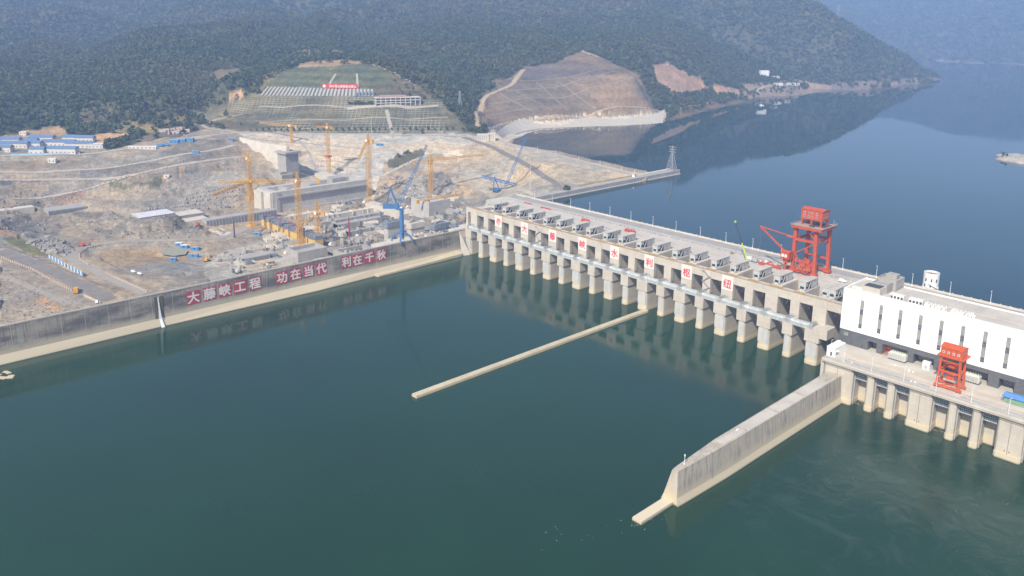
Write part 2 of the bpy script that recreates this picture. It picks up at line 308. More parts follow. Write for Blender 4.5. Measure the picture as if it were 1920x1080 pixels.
# ground cover and shade painted on cut faces: outlines of each patch (as surveyed in the photo), colour, roughness of the ground in metres, tree density
SITE = [(-400,310),(0,288),(190,283),(260,268),(330,258),(395,238),(450,243),(700,248),(870,247),(925,252),(990,262),(1213,316),(1230,331),(1000,372),(865,400),(870,450),(300,560),(-400,740)]
HILLG = [(352,212),(440,188),(490,172),(515,140),(560,122),(630,116),(700,122),(760,150),(825,188),(868,232),(878,246),(700,250),(450,246),(395,236),(380,228)]
HILLB = [(886,205),(905,178),(978,128),(1040,118),(1092,94),(1120,104),(1195,140),(1222,190),(1230,212),(1100,216),(990,226),(925,248),(893,238)]
ZONES = [
 (SITE, (.285,.25,.205), 1.0, 0), 
 ([(0,290),(190,283),(330,258),(440,248),(470,290),(380,300),(200,320),(0,330)], (.27,.235,.19), .8, 0),
 ([(0,333),(200,326),(330,312),(300,345),(150,380),(0,395)], (.28,.235,.185), .9, 0),
 ([(190,332),(330,312),(420,330),(470,345),(480,400),(430,405),(280,395),(170,392),(130,365)], (.25,.226,.192), 1.6, 0),
 ([(250,350),(310,330),(385,330),(440,345),(450,385),(300,392)], (.265,.24,.205), 1.2, 0),
 ([(130,408),(200,400),(330,402),(400,425),(385,445),(200,455),(140,440)], (.25,.23,.198), 2.2, 0),
 ([(0,395),(60,380),(110,400),(130,430),(80,448),(0,440)], (.2,.18,.155), 2.6, 0),
 ([(150,462),(180,455),(330,453),(385,470),(390,505),(300,520),(220,505)], (.27,.25,.22), .5, 0),
 ([(180,475),(250,466),(340,462),(370,475),(350,490),(240,498),(195,492)], (.33,.25,.16), .4, 0),
 ([(420,470),(560,440),(640,470),(600,500),(400,545),(380,500)], (.37,.345,.3), .5, 0),
 ([(480,440),(700,370),(870,380),(870,440),(700,470),(600,480)], (.225,.205,.178), 1.6, 0),
 ([(235,335),(300,328),(340,318),(372,320),(330,335),(260,345)], (.42,.25,.125), .5, 0),
 ([(255,345),(310,338),(300,350),(240,352)], (.11,.115,.075), .8, 0),
 ([(440,250),(700,252),(870,250),(930,262),(850,282),(760,300),(712,330),(700,375),(640,350),(560,330),(600,290),(480,270)], (.44,.40,.335), .25, 0),
 ([(720,300),(800,300),(865,275),(870,330),(830,345),(800,380),(745,360),(715,340)], (.36,.285,.205), 1.6, 0),
 ([(725,300),(790,280),(800,292),(760,315),(730,316)], (.115,.11,.065), 1.2, .12),
 ([(760,335),(820,325),(850,345),(850,375),(790,375),(745,350)], (.33,.3,.26), 2.4, 0),
 ([(865,275),(925,262),(1213,329),(1060,358),(1000,370),(900,372),(840,370),(860,330)], (.36,.315,.245), .35, 0),
 ([(930,262),(1210,330),(1195,335),(1020,300),(925,270)], (.43,.38,.31), .2, 0),
 ([(828,280),(868,282),(868,300),(835,300)], (.5,.45,.38), .2, 0),
 ([(870,330),(900,330),(900,370),(840,370)], (.42,.31,.2), .6, 0),
 ([(0,254),(60,252),(130,253),(192,256),(200,283),(0,292)], (.26,.225,.18), .3, 0),
 ([(0,455),(60,480),(150,530),(215,570),(120,590),(0,612)], (.265,.24,.21), .35, 0),
 ([(0,448),(30,440),(90,470),(100,482),(60,478)], (.17,.165,.085), .6, 0),
 ([(58,560),(80,555),(118,578),(100,585)], (.37,.25,.17), .3, 0),
 ([(0,425),(25,430),(35,448),(0,440)], (.30,.19,.13), 1.5, 0),
 ([(100,372),(150,360),(165,366),(125,392),(105,388)], (.25,.17,.13), 1.2, 0),
 ([(375,335),(440,318),(460,335),(455,350),(390,352)], (.30,.285,.255), .5, 0),
 ([(315,348),(345,345),(350,352),(320,356)], (.33,.31,.27), .4, 0),
 ([(205,338),(300,330),(305,345),(260,352),(205,350)], (.11,.115,.075), .9, 0),
 ([(560,295),(610,278),(690,282),(700,296),(700,372),(655,372),(600,352),(555,332)], (.43,.39,.325), .2, 0),
 ([(450,252),(600,256),(640,258),(640,276),(560,282),(500,270)], (.45,.405,.34), .2, 0),
 ([(640,256),(760,256),(860,256),(850,268),(720,286),(640,280)], (.44,.40,.335), .2, 0),
 ([(0,338),(70,335),(75,345),(0,348)], (.13,.125,.12), .4, 0),
 ([(330,290),(430,270),(470,292),(400,305),(340,310)], (.22,.2,.17), 1.0, 0),
 ([(860,330),(905,300),(985,345),(975,362),(900,370)], (.40,.345,.265), .3, 0),
 ([(150,319),(240,311),(330,300),(338,306),(240,328),(150,333)], (.175,.162,.142), .9, 0),  # cut face darkened in colour to stand for shade on the bench
 ([(205,343),(240,337),(330,323),(400,312),(430,318),(330,333),(250,346)], (.20,.182,.158), .9, 0),  # lower cut face, shade painted into the ground colour
 ([(335,266),(420,262),(425,283),(350,292),(300,292)], (.19,.175,.15), .9, 0),  # cut face under the upper road, shade painted in as well
 ([(0,302),(120,300),(180,306),(120,318),(0,316)], (.21,.185,.15), .6, 0),
 ([(300,408),(345,407),(352,424),(312,431)], (.15,.138,.122), 2.4, 0),  # dark rock outcrops that also carry painted shading of the mound
 ([(180,432),(230,422),(250,436),(200,446)], (.18,.168,.15), 2.0, 0),
 ([(0,418),(50,404),(75,420),(60,440),(20,436)], (.14,.13,.118), 2.8, 0),
 ([(25,340),(95,350),(90,362),(30,364)], (.32,.25,.18), .6, 0),
 ([(130,395),(195,398),(190,406),(150,408)], (.15,.145,.14), .8, 0),
 ([(790,330),(830,325),(850,345),(835,365),(800,360)], (.20,.185,.165), 3.0, 0),
 ([(860,300),(905,290),(950,300),(930,318),(880,325)], (.37,.31,.23), .4, 0),
 # green grid hill, its neighbours and the brown hill
 (HILLG, (.118,.112,.070), .4, 0),
 ([(515,140),(560,122),(630,116),(700,122),(735,140),(740,162),(500,162)], (.105,.115,.065), .4, 0),
 ([(735,140),(760,150),(825,188),(760,186),(740,165)], (.13,.115,.075), .6, 0.15),
 ([(490,164),(600,162),(668,168),(704,172),(704,182),(480,182)], (.15,.14,.1), .3, 0),
 ([(352,212),(435,203),(440,215),(395,225),(380,228)], (.17,.165,.105), .4, 0),
 ([(380,228),(430,212),(500,216),(460,242),(440,244)], (.14,.125,.075), .4, 0),
 (HILLB, (.178,.142,.10), .5, 0),
 ([(1050,140),(1190,140),(1210,165),(1215,205),(1150,210)], (.225,.17,.115), .5, 0),
 ([(885,205),(900,185),(912,205),(915,240),(895,240)], (.3,.215,.13), .6, 0),
 ([(985,128),(1080,112),(1160,138),(975,152)], (.14,.115,.1), .5, 0),
 # lined bank along the water, track on the hill's shoulder
 ([(905,240),(1000,218),(1232,205),(1250,208),(1245,232),(1100,242),(990,252),(950,266),(925,258)], (.52,.48,.40), .2, 0),
 ([(898,243),(985,222),(1100,214),(1235,203),(1235,209),(1000,225),(930,245)], (.24,.2,.14), .2, 0),
 ([(1222,122),(1250,120),(1310,150),(1330,170),(1270,178),(1235,165)], (.38,.25,.165), .8, 0),
 ([(1335,160),(1385,165),(1390,178),(1340,178)], (.38,.25,.165), .8, 0),
 ([(1390,160),(1480,150),(1560,160),(1560,176),(1390,186)], (.27,.21,.16), 1.0, .15),
 ([(1250,205),(1330,188),(1390,178),(1395,190),(1260,232)], (.15,.12,.075), 1.0, .5),
 ([(1560,156),(1760,144),(1770,152),(1560,176)], (.2,.165,.14), 1.0, .2),
 # bare and scrubby patches below the woods
 ([(40,245),(110,235),(130,250),(90,262),(40,258)], (.45,.29,.16), .6, 0),
 ([(160,262),(185,250),(245,250),(235,262),(185,275)], (.48,.3,.17), .6, 0),
 ([(195,245),(240,225),(290,235),(310,250),(250,252)], (.2,.17,.09), .8, .1),
 ([(250,265),(310,240),(370,232),(390,240),(330,258)], (.13,.115,.1), .8, .1),
 ([(410,180),(450,168),(460,180),(430,186)], (.42,.28,.17), .6, 0),
 ([(280,240),(330,215),(400,195),(440,190),(350,214),(370,232)], (.12,.11,.055), 1, .35),
 ([(460,170),(510,130),(560,112),(520,138),(488,172)], (.14,.125,.06), 1, .35),
 ([(560,95),(620,85),(650,95),(560,110)], (.17,.15,.08), 1, .3),
 ([(560,118),(640,112),(690,118),(650,122),(560,126)], (.3,.22,.13), .6, .05),
 ([(150,210),(180,180),(220,190),(200,225),(150,240)], (.14,.12,.07), 1, .35),
 ([(1755,112),(1925,120),(1925,126),(1755,117)], (.2,.17,.15), 1, .0),
]
NA, NR = 1150, 760
_az = np.linspace(polar(np.array(at(-330, 300, 0)))[0] , polar(np.array(at(2120, 300, 0)))[0], NA)
_lr = np.linspace(math.log(270.0), math.log(8600.0), NR)
AZ, LR = np.meshgrid(_az, _lr); RR = np.exp(LR)
TX = (CAMP[0] + np.sin(AZ)*RR).ravel(); TY = (CAMP[1] + np.cos(AZ)*RR).ravel()
TZ = base_height(np.stack((TX, TY), -1))
_px = proj(np.stack((TX, TY, TZ), -1))
# pixel jitter makes patch borders ragged instead of ruled
_s3 = fbm(TX, TY, 45, 3, 99)
_j = np.stack((fbm(TX, TY, 14, 3, 5), fbm(TX, TY, 14, 3, 9)), -1)*8
_rr = RR.ravel()
colr = np.tile(np.array((.075, .08, .045)), (len(TX), 1)); rough = np.full(len(TX), 7.0); dens = np.ones(len(TX))
for poly, c, rg, dn in ZONES:
    k = inpoly(_px + _j*(.12 if rg < .45 else .45 if rg < .9 else 1), poly)
    k &= (_rr < 3250) | (np.array(poly)[:, 0].min() > 1750)
    colr[k] = c; rough[k] = rg; dens[k] = dn
wood = rough > 6
_sh = np.where((_rr > 1150) & (_px[:, 0] > 900), np.clip((TZ-RES)/45, .02, 1), 1)
_fold = (.28 - 2.2*np.abs(fbm(TX, TY, 420, 4, 301)))*np.clip((_rr-1250)/700, 0, 1)*np.clip((4200-_rr)/900, .3, 1)*95
def blur(a, n0, n1):
    for ax, n in ((0, n0), (1, n1)):
        c_ = np.cumsum(np.pad(a, [(n+1, n) if i == ax else (0, 0) for i in (0, 1)], mode='edge'), axis=ax)
        a = (np.take(c_, range(2*n+1, c_.shape[ax]), axis=ax) - np.take(c_, range(0, c_.shape[ax]-2*n-1), axis=ax))/(2*n+1)
    return a
_ws = np.clip((blur(wood.reshape(NR, NA).astype(float), 7, 14)-.5)*2, 0, 1).ravel()
TZ = TZ + np.where(wood, _ws*_sh*(fbm(TX, TY, 170, 5, 3)*np.clip((_rr-1000)/40, 6, 55) + np.where(_px[:, 0] < 1420, _fold, _fold*.45)), fbm(TX, TY, 26, 5, 3)*rough*2.6 + np.where(rough > .7, rough*(1.5*(.5 - 2*np.abs(fbm(TX, TY, 34, 4, 13))) + 1.0*fbm(TX, TY, 8, 3, 15)), 0))
_t = np.sin(TZ*2*np.pi/6.5); TZ = TZ + np.where((rough > .75) & ~wood & (TZ > 9) & (_px[:, 0] < 1000), 1.15*np.clip(_t*2.2, -1, 1)*-1*np.sign(1), 0)
# river side of the walls and under the reservoir
k = (TX > -7) & (TY < 70); TZ[k] = np.minimum(TZ[k], -12)
k = (TX > -2) & (TY >= 70) & (TY < 330) & (TX < 600); TZ[k] = np.minimum(TZ[k], 20)
ROADS = (
    ('road', [(330,262),(395,254),(440,248),(520,250),(600,251),(740,253),(870,256),(930,261)], 9, 'dust'),
    ('road', [(926,260),(1000,279),(1080,300),(1150,317),(1203,330)], 9, 'dust'),
    ('road', [(870,257),(925,276),(985,308),(1035,338),(1060,356)], 10, 'dark_road'),
    ('road', [(0,322),(80,322),(170,318),(240,308),(310,296),(380,285),(440,272)], 9, 'dust'),
    ('road', [(0,337),(110,334),(235,330),(290,319),(345,309),(420,296),(470,292)], 9, 'dust'),
    ('road', [(20,372),(110,364),(150,357),(200,341),(240,331)], 9, 'dust'),
    ('road', [(0,292),(190,286),(260,276),(330,268),(395,256)], 8, 'dust'),
    ('road', [(470,425),(420,447),(330,449),(220,452),(160,461),(128,474),(145,493),(205,522),(275,551)], 9, 'mid_road'),
    ('road', [(190,458),(245,452),(330,451)], 4, 'dust'),
    ('road', [(0,470),(60,492),(130,524),(205,562)], 11, 'dark_road'),
    ('road', [(0,515),(60,540),(130,572)], 5, 'mid_road'),
    ('road', [(500,440),(560,478),(600,500)], 10, 'dust'),
    ('road', [(460,214),(430,218),(395,226),(376,234),(392,242),(420,245),(448,248)], 9, 'pale_line'),
    ('road', [(893,246),(985,226),(1100,217),(1235,207)], 7, 'tan_track'),
    ('road', [(820,285),(770,305),(715,331)], 7, 'dust'),
    ('track', [(1275,203),(1330,190),(1350,181),(1345,176)], 7, 'tan_track'),
    ('track', [(1380,168),(1430,163),(1500,163)], 8, 'pale_line'),
    ('track', [(893,240),(888,210),(905,182),(960,160),(982,130)], 9, 'tan_track'),
    ('track', [(630,108),(700,122),(745,140),(780,160)], 9, 'tan_track'),
    ('track', [(1085,92),(1095,98),(1125,108)], 14, 'tan_track'),
    ('path', [(725,206),(730,228),(737,250)], 5, 'pale_line'),
    ('path', [(650,203),(700,201),(770,202),(822,198)], 5, 'pale_line'),
    ('path', [(480,227),(600,225),(740,222),(840,220)], 1.8, 'pale_line'),
    ('path', [(485,200),(600,198),(690,199)], 1.8, 'pale_line'),
    ('path', [(630,138),(615,163)], 3, 'pale_line'), ('path', [(669,138),(671,166)], 3, 'pale_line'),
    ('path', [(1102,140),(1140,172),(1175,202)], 2.0, 'faint_line'), ('path', [(1065,150),(1110,178),(1148,203)], 1.9, 'faint_line'),
    ('path', [(1043,152),(1080,180),(1115,203)], 1.9, 'faint_line'), ('path', [(1005,154),(1035,182),(1065,207)], 2.2, 'faint_line'),
    ('path', [(965,168),(1000,190),(1037,207)], 1.9, 'faint_line'), ('path', [(936,172),(965,192),(995,207)], 2.0, 'faint_line'),
    ('path', [(975,151),(1080,143),(1200,142)], 2, 'faint_line'), ('path', [(925,172),(1060,160),(1205,160)], 2, 'faint_line'), ('path', [(905,192),(1050,184),(1215,182)], 2, 'faint_line'),
    ('path', [(910,214),(960,206),(1000,205)], 2, 'faint_line'),
    ('path', [(455,256),(560,268),(650,276),(715,280)], 3.5, 'conc_grey'), ('path', [(590,318),(640,326),(705,328)], 4, 'conc_grey'), ('path', [(640,352),(700,350)], 3, 'conc_grey'),
    ('path', [(985,345),(1020,330)], 3, 'dust'), ('path', [(905,345),(940,352),(1000,366)], 5, 'dust'),
    ('drain', [(560,262),(585,300),(600,330)], 2.5, 'conc_grey'), ('drain', [(700,262),(690,330)], 2.5, 'conc_grey'))
def ground_z(x, y):
    """height of the finished ground by bilinear look-up in the survey grid"""
    p = polar(np.array((x, y, 0.0))); fa = (p[0]-_az[0])/(_az[1]-_az[0]); fr = (p[1]-_lr[0])/(_lr[1]-_lr[0])
    i = int(np.clip(fr, 0, NR-2)); j = int(np.clip(fa, 0, NA-2)); u = min(max(fa-j, 0), 1); v = min(max(fr-i, 0), 1)
    Z = TZ.reshape(NR, NA)
    return float((Z[i,j]*(1-u)+Z[i,j+1]*u)*(1-v) + (Z[i+1,j]*(1-u)+Z[i+1,j+1]*u)*v)
def on_ground(px, py):
    """where the line of sight through a photo pixel meets the ground"""
    d = ray(px, py); h = math.hypot(d[0], d[1]); prev = None
    r = 300.0
    while r < 7500:
        t_ = r/h; P = CAMP + d*t_; g_ = ground_z(P[0], P[1])
        if P[2] <= g_:
            lo, hi = r/1.004, r
            for _ in range(12):
                mid = (lo+hi)/2; Q = CAMP + d*(mid/h)
                if Q[2] <= ground_z(Q[0], Q[1]): hi = mid
                else: lo = mid
            Q = CAMP + d*(hi/h); return Vector((Q[0], Q[1], ground_z(Q[0], Q[1])))
        r *= 1.004
    return Vector(CAMP + d*(2000/h))

# the haul roads are cut level into the slopes
_G = TZ.reshape(NR, NA); _GX = TX.reshape(NR, NA); _GY = TY.reshape(NR, NA)
def road_line(pts):
    P = [on_ground(*p) for p in pts]; L = [P[0]]
    for a, b_ in zip(P[:-1], P[1:]):
        n = max(1, int((b_-a).length/5))
        for i in range(1, n+1): q = a.lerp(b_, i/n); q.z = ground_z(q.x, q.y); L.append(q)
    for _ in range(14): L = [L[0]] + [(L[i-1]+L[i]*2+L[i+1])/4 for i in range(1, len(L)-1)] + [L[-1]]
    return L
ROAD_LINES = []
for name, pts, wd, mt in ROADS:
    L = road_line(pts); ROAD_LINES.append(L)
    if name not in ('road', 'track'): continue
    A = np.array([tuple(q) for q in L]); lo = A[:, :2].min(0)-wd-10; hi = A[:, :2].max(0)+wd+10
    k = (_GX > lo[0]) & (_GX < hi[0]) & (_GY > lo[1]) & (_GY < hi[1]); ii = np.argwhere(k)
    xy = np.stack((_GX[k], _GY[k]), -1)
    for c in range(0, len(xy), 20000):
        d = np.linalg.norm(xy[c:c+20000, None]-A[None, :, :2], axis=-1); j = d.argmin(1); dm = d[np.arange(len(j)), j]
        wgt = np.clip(1 - (dm - wd*.55 - 1)/5.0, 0, 1); q = ii[c:c+20000]; z = _G[q[:,0], q[:,1]]; _G[q[:,0], q[:,1]] = z*(1-wgt) + A[j, 2]*wgt
TZ = _G.ravel()
# ground drawn back behind the lined bank, which is built as a slab of its own
BANK_TOP = ((930,247),(945,237),(967,227),(1000,219),(1067,214),(1140,211),(1217,207),(1247,206)); BANK_FOOT = ((947,262),(962,254),(983,247),(1010,242.5),(1067,240),(1140,238),(1205,235),(1243,232))
k = inpoly(_px, list(BANK_TOP) + list(BANK_FOOT)[::-1]); TZ[k] -= 3.5
_lake = [(958,268),(985,254),(1045,248),(1110,245),(1240,238),(1270,234),(1320,218),(1345,225),(1345,420),(1300,420),(1215,322),(1080,291)]
k = inpoly(_px, _lake) & (_rr > 880); TZ[k] = np.minimum(TZ[k], 28)
# albedo: patches of soil, gravel, dust and painted cut-face shade with their own outlines
n1 = fbm(TX, TY, 9, 4, 21); n2 = fbm(TX, TY, 60, 4, 31); n3 = fbm(TX, TY, 3.5, 2, 41)
bare = ~wood & (dens < .05)
colr *= (1 + np.where(bare, .55*n1 + .5*n2 + .35*n3, .5*n1 + .6*n2))[:, None]
warm = np.clip(n2*1.2, -.25, .25)
colr[:, 0] *= 1 + warm*.35; colr[:, 2] *= 1 - warm*.45
dens *= 1.0
hid = (TX > -330) & (TX < 60) & (TY > 150) & (TY < 420) & (TZ < 52); dens[hid] = 0; k_ = hid & wood; colr[k_] = np.array((.40,.36,.29))
dens *= np.where(_rr > 1750, 1, np.clip(1.0 - 2.2*np.clip(fbm(TX, TY, 110, 4, 77) - .18, 0, 1)*4, 0, 1))
scrub = wood & (dens < .35); colr[scrub] = np.array((.155, .13, .075))*(1 + .7*n1[scrub])[:, None]
k = inpoly(_px, HILLB) & (_rr < 2300) & (rough < .7); colr[k] *= (1 + .08*np.sign(np.sin(TZ[k]*2*np.pi/15 + .5)))[:, None]
k = inpoly(_px, HILLG) & (_rr < 2300); colr[k] *= (1 + .15*np.sign(np.sin(TZ[k]*2*np.pi/9.5 + 1)))[:, None]
colr = np.clip(colr, .015, .8)
grid = np.arange(NA*NR).reshape(NR, NA)
quads = np.stack((grid[:-1, :-1], grid[:-1, 1:], grid[1:, 1:], grid[1:, :-1]), -1).reshape(-1, 4)
zq = TZ[quads]; keep = zq.max(1) > -11.5
quads = quads[keep]
me = bpy.data.meshes.new('terrain')
me.vertices.add(len(TX)); me.vertices.foreach_set('co', np.stack((TX, TY, TZ), -1).ravel())
me.loops.add(quads.size); me.loops.foreach_set('vertex_index', quads.ravel().astype(np.int32))
me.polygons.add(len(quads)); me.polygons.foreach_set('loop_start', np.arange(0, quads.size, 4, dtype=np.int32))
me.polygons.foreach_set('use_smooth', np.ones(len(quads), bool))
ca = me.color_attributes.new('ground', 'FLOAT_COLOR', 'POINT')
ca.data.foreach_set('color', np.concatenate((colr, np.ones((len(TX), 1))), 1).ravel())
la = me.attributes.new('lattice', 'FLOAT', 'POINT')
_lat = inpoly(_px, HILLG) & ~inpoly(_px, [(515,140),(560,122),(630,116),(700,122),(760,150),(825,188),(760,186),(704,182),(480,182)]) & ~inpoly(_px, [(380,228),(430,212),(500,216),(470,246),(440,246)])
la.data.foreach_set('value', _lat.astype(np.float32))
me.update(); me.validate()
terrain = bpy.data.objects.new('terrain', me); COL.objects.link(terrain); tag(terrain, kind='structure')
m, t, b = newmat('ground')
at_ = N(t, 'ShaderNodeAttribute', attribute_name='ground')
f1 = noise(t, (.45, .45, .45), 1, 6, .7)
c = mixc(t, ramp(t, f1, .25, .75), (.56, .56, .57), (1.5, 1.47, 1.4)); c = mixc(t, 1.0, at_.outputs['Color'], c, 'MULTIPLY')
f2 = noise(t, (.11, .11, .5), 1, 5, .65); c2 = mixc(t, ramp(t, f2, .3, .7), (.74, .75, .77), (1.25, 1.22, 1.16)); c = mixc(t, 1.0, c, c2, 'MULTIPLY')
# concrete lattice frames holding the slope
la_ = N(t, 'ShaderNodeAttribute', attribute_name='lattice')
v, g = posn(t, (.70, .70, 0)); sp = t.nodes.new('ShaderNodeSeparateXYZ'); t.links.new(g.outputs['Position'], sp.inputs[0])
ax = N(t, 'ShaderNodeMath', operation='MULTIPLY_ADD'); ax.inputs[1].default_value = .75; t.links.new(sp.outputs[1], ax.inputs[0])
ay = N(t, 'ShaderNodeMath', operation='MULTIPLY'); ay.inputs[1].default_value = .66; t.links.new(sp.outputs[0], ay.inputs[0]); t.links.new(ay.outputs[0], ax.inputs[2])
def lines(src, period, wid):
    pp = N(t, 'ShaderNodeMath', operation='PINGPONG'); t.links.new(src, pp.inputs[0]); pp.inputs[1].default_value = period/2
    return ramp(t, pp.outputs[0], wid, wid*.4)
l1 = lines(ax.outputs[0], 6.0, .5); l2 = lines(sp.outputs[2], 2.6, .40)
mx = N(t, 'ShaderNodeMath', operation='MAXIMUM'); t.links.new(l1, mx.inputs[0]); t.links.new(l2, mx.inputs[1])
br = ramp(t, noise(t, (.02, .02, .03), 1, 4), .38, .6)
mm = N(t, 'ShaderNodeMath', operation='MULTIPLY'); t.links.new(mx.outputs[0], mm.inputs[0]); t.links.new(br, mm.inputs[1])
m2 = N(t, 'ShaderNodeMath', operation='MULTIPLY'); t.links.new(mm.outputs[0], m2.inputs[0]); t.links.new(la_.outputs['Fac'], m2.inputs[1])
c = mixc(t, m2.outputs[0], c, (.33, .30, .22))
t.links.new(c, b.inputs['Base Color']); b.inputs['Roughness'].default_value = .95; b.inputs['Specular IOR Level'].default_value = .15
bp = t.nodes.new('ShaderNodeBump'); bp.inputs['Strength'].default_value = .55; bp.inputs['Distance'].default_value = 1.0
t.links.new(noise(t, (.3, .3, .3), 1, 6, .7), bp.inputs['Height']); t.links.new(bp.outputs[0], b.inputs['Normal'])
me.materials.append(m)
def ribbon(name, L, width, mat, lift=.25, kind='structure'):
    """a road laid on the ground along a surveyed line"""
    vs = []; fs = []; nn = 5
    for i, p in enumerate(L):
        d = (L[min(i+1, len(L)-1)] - L[max(i-1, 0)]); d.z = 0; d.normalize(); s = Vector((-d.y, d.x, 0))
        for j in range(nn):
            q = p + s*width*(j/(nn-1)-.5)*(1+.12*math.sin(i*1.7+j)); vs.append((q.x, q.y, ground_z(q.x, q.y) + lift))
    for i in range(len(L)-1):
        for j in range(nn-1): fs.append((i*nn+j, i*nn+j+1, (i+1)*nn+j+1, (i+1)*nn+j))
    o = MB().add(vs, fs).build(name, mat, smooth=True); tag(o, kind=kind); return o, L
# ------------------------------------------------------------------ water
def water(name, poly, z, col, rough, wave, stretch):
    m, t, b = newmat(name)
    big = ramp(t, noise(t, (.006, .006, 0), 1, 3), .3, .7)
    c = mixc(t, big, [x*.8 for x in col], [x*1.18 for x in col]); t.links.new(c, b.inputs['Base Color'])
    wind = ramp(t, noise(t, (.011, .004, 0), 1, 5, .65), .42, .68)
    mr = N(t, 'ShaderNodeMath', operation='MULTIPLY_ADD'); t.links.new(wind, mr.inputs[0]); mr.inputs[1].default_value = rough*1.6; mr.inputs[2].default_value = rough*.6; t.links.new(mr.outputs[0], b.inputs['Roughness']); b.inputs['IOR'].default_value = 1.33
    n1 = noise(t, stretch, 1, 3, .55); bp = t.nodes.new('ShaderNodeBump'); bp.inputs['Strength'].default_value = wave; bp.inputs['Distance'].default_value = .25
    t.links.new(n1, bp.inputs['Height'])
    if name == 'river_water':
        v_, g_ = posn(t, (1, 1, 1)); sx = t.nodes.new('ShaderNodeSeparateXYZ'); t.links.new(g_.outputs['Position'], sx.inputs[0])
        msk = N(t, 'ShaderNodeMath', operation='MULTIPLY'); t.links.new(ramp(t, sx.outputs[0], 372, 392), msk.inputs[0]); t.links.new(ramp(t, sx.outputs[1], -260, -120), msk.inputs[1])
        sw = N(t, 'ShaderNodeTexNoise'); sw.inputs['Scale'].default_value = .045; sw.inputs['Detail'].default_value = 6; sw.inputs['Roughness'].default_value = .62; sw.inputs['Distortion'].default_value = 2.2; t.links.new(v_, sw.inputs['Vector'])
        streak = ramp(t, sw.outputs['Fac'], .50, .72); st2 = N(t, 'ShaderNodeMath', operation='MULTIPLY'); t.links.new(streak, st2.inputs[0]); t.links.new(msk.outputs[0], st2.inputs[1])
        k2 = N(t, 'ShaderNodeMath', operation='MULTIPLY'); k2.inputs[1].default_value = .34; t.links.new(st2.outputs[0], k2.inputs[0])
        c = mixc(t, k2.outputs[0], c, (.085, .11, .085)); t.links.new(c, b.inputs['Base Color'])
        r2 = N(t, 'ShaderNodeMath', operation='MULTIPLY_ADD'); t.links.new(msk.outputs[0], r2.inputs[0]); r2.inputs[1].default_value = .16; t.links.new(mr.outputs[0], r2.inputs[2]); t.links.new(r2.outputs[0], b.inputs['Roughness'])
        b2 = t.nodes.new('ShaderNodeBump'); b2.inputs['Distance'].default_value = 1.2; t.links.new(sw.outputs['Fac'], b2.inputs['Height']); kk = N(t, 'ShaderNodeMath', operation='MULTIPLY'); kk.inputs[1].default_value = .35; t.links.new(msk.outputs[0], kk.inputs[0]); t.links.new(kk.outputs[0], b2.inputs['Strength']); t.links.new(bp.outputs[0], b2.inputs['Normal']); t.links.new(b2.outputs[0], b.inputs['Normal'])
    else: t.links.new(bp.outputs[0], b.inputs['Normal'])
    vs = [(p[0], p[1], z) for p in poly]; o = MB().add(vs, [tuple(range(len(vs)))]).build(name, m); tag(o, kind='structure'); return o
water('river_water', [(-4, -900), (1100, -900), (1100, 40), (-4, 40)], 0.0, (.008, .036, .014), .08, .10, (.35, .35, .35))
water('reservoir_water', [(1500, 66), (1500, 6500), (-3500, 6500), (-2600, 3500), (-330, 300), (-295, 282), (-278, 272), (-117, 258), (-8, 240), (-8, 66)], RES, (.008, .036, .046), .03, .012, (.2, .2, .2))
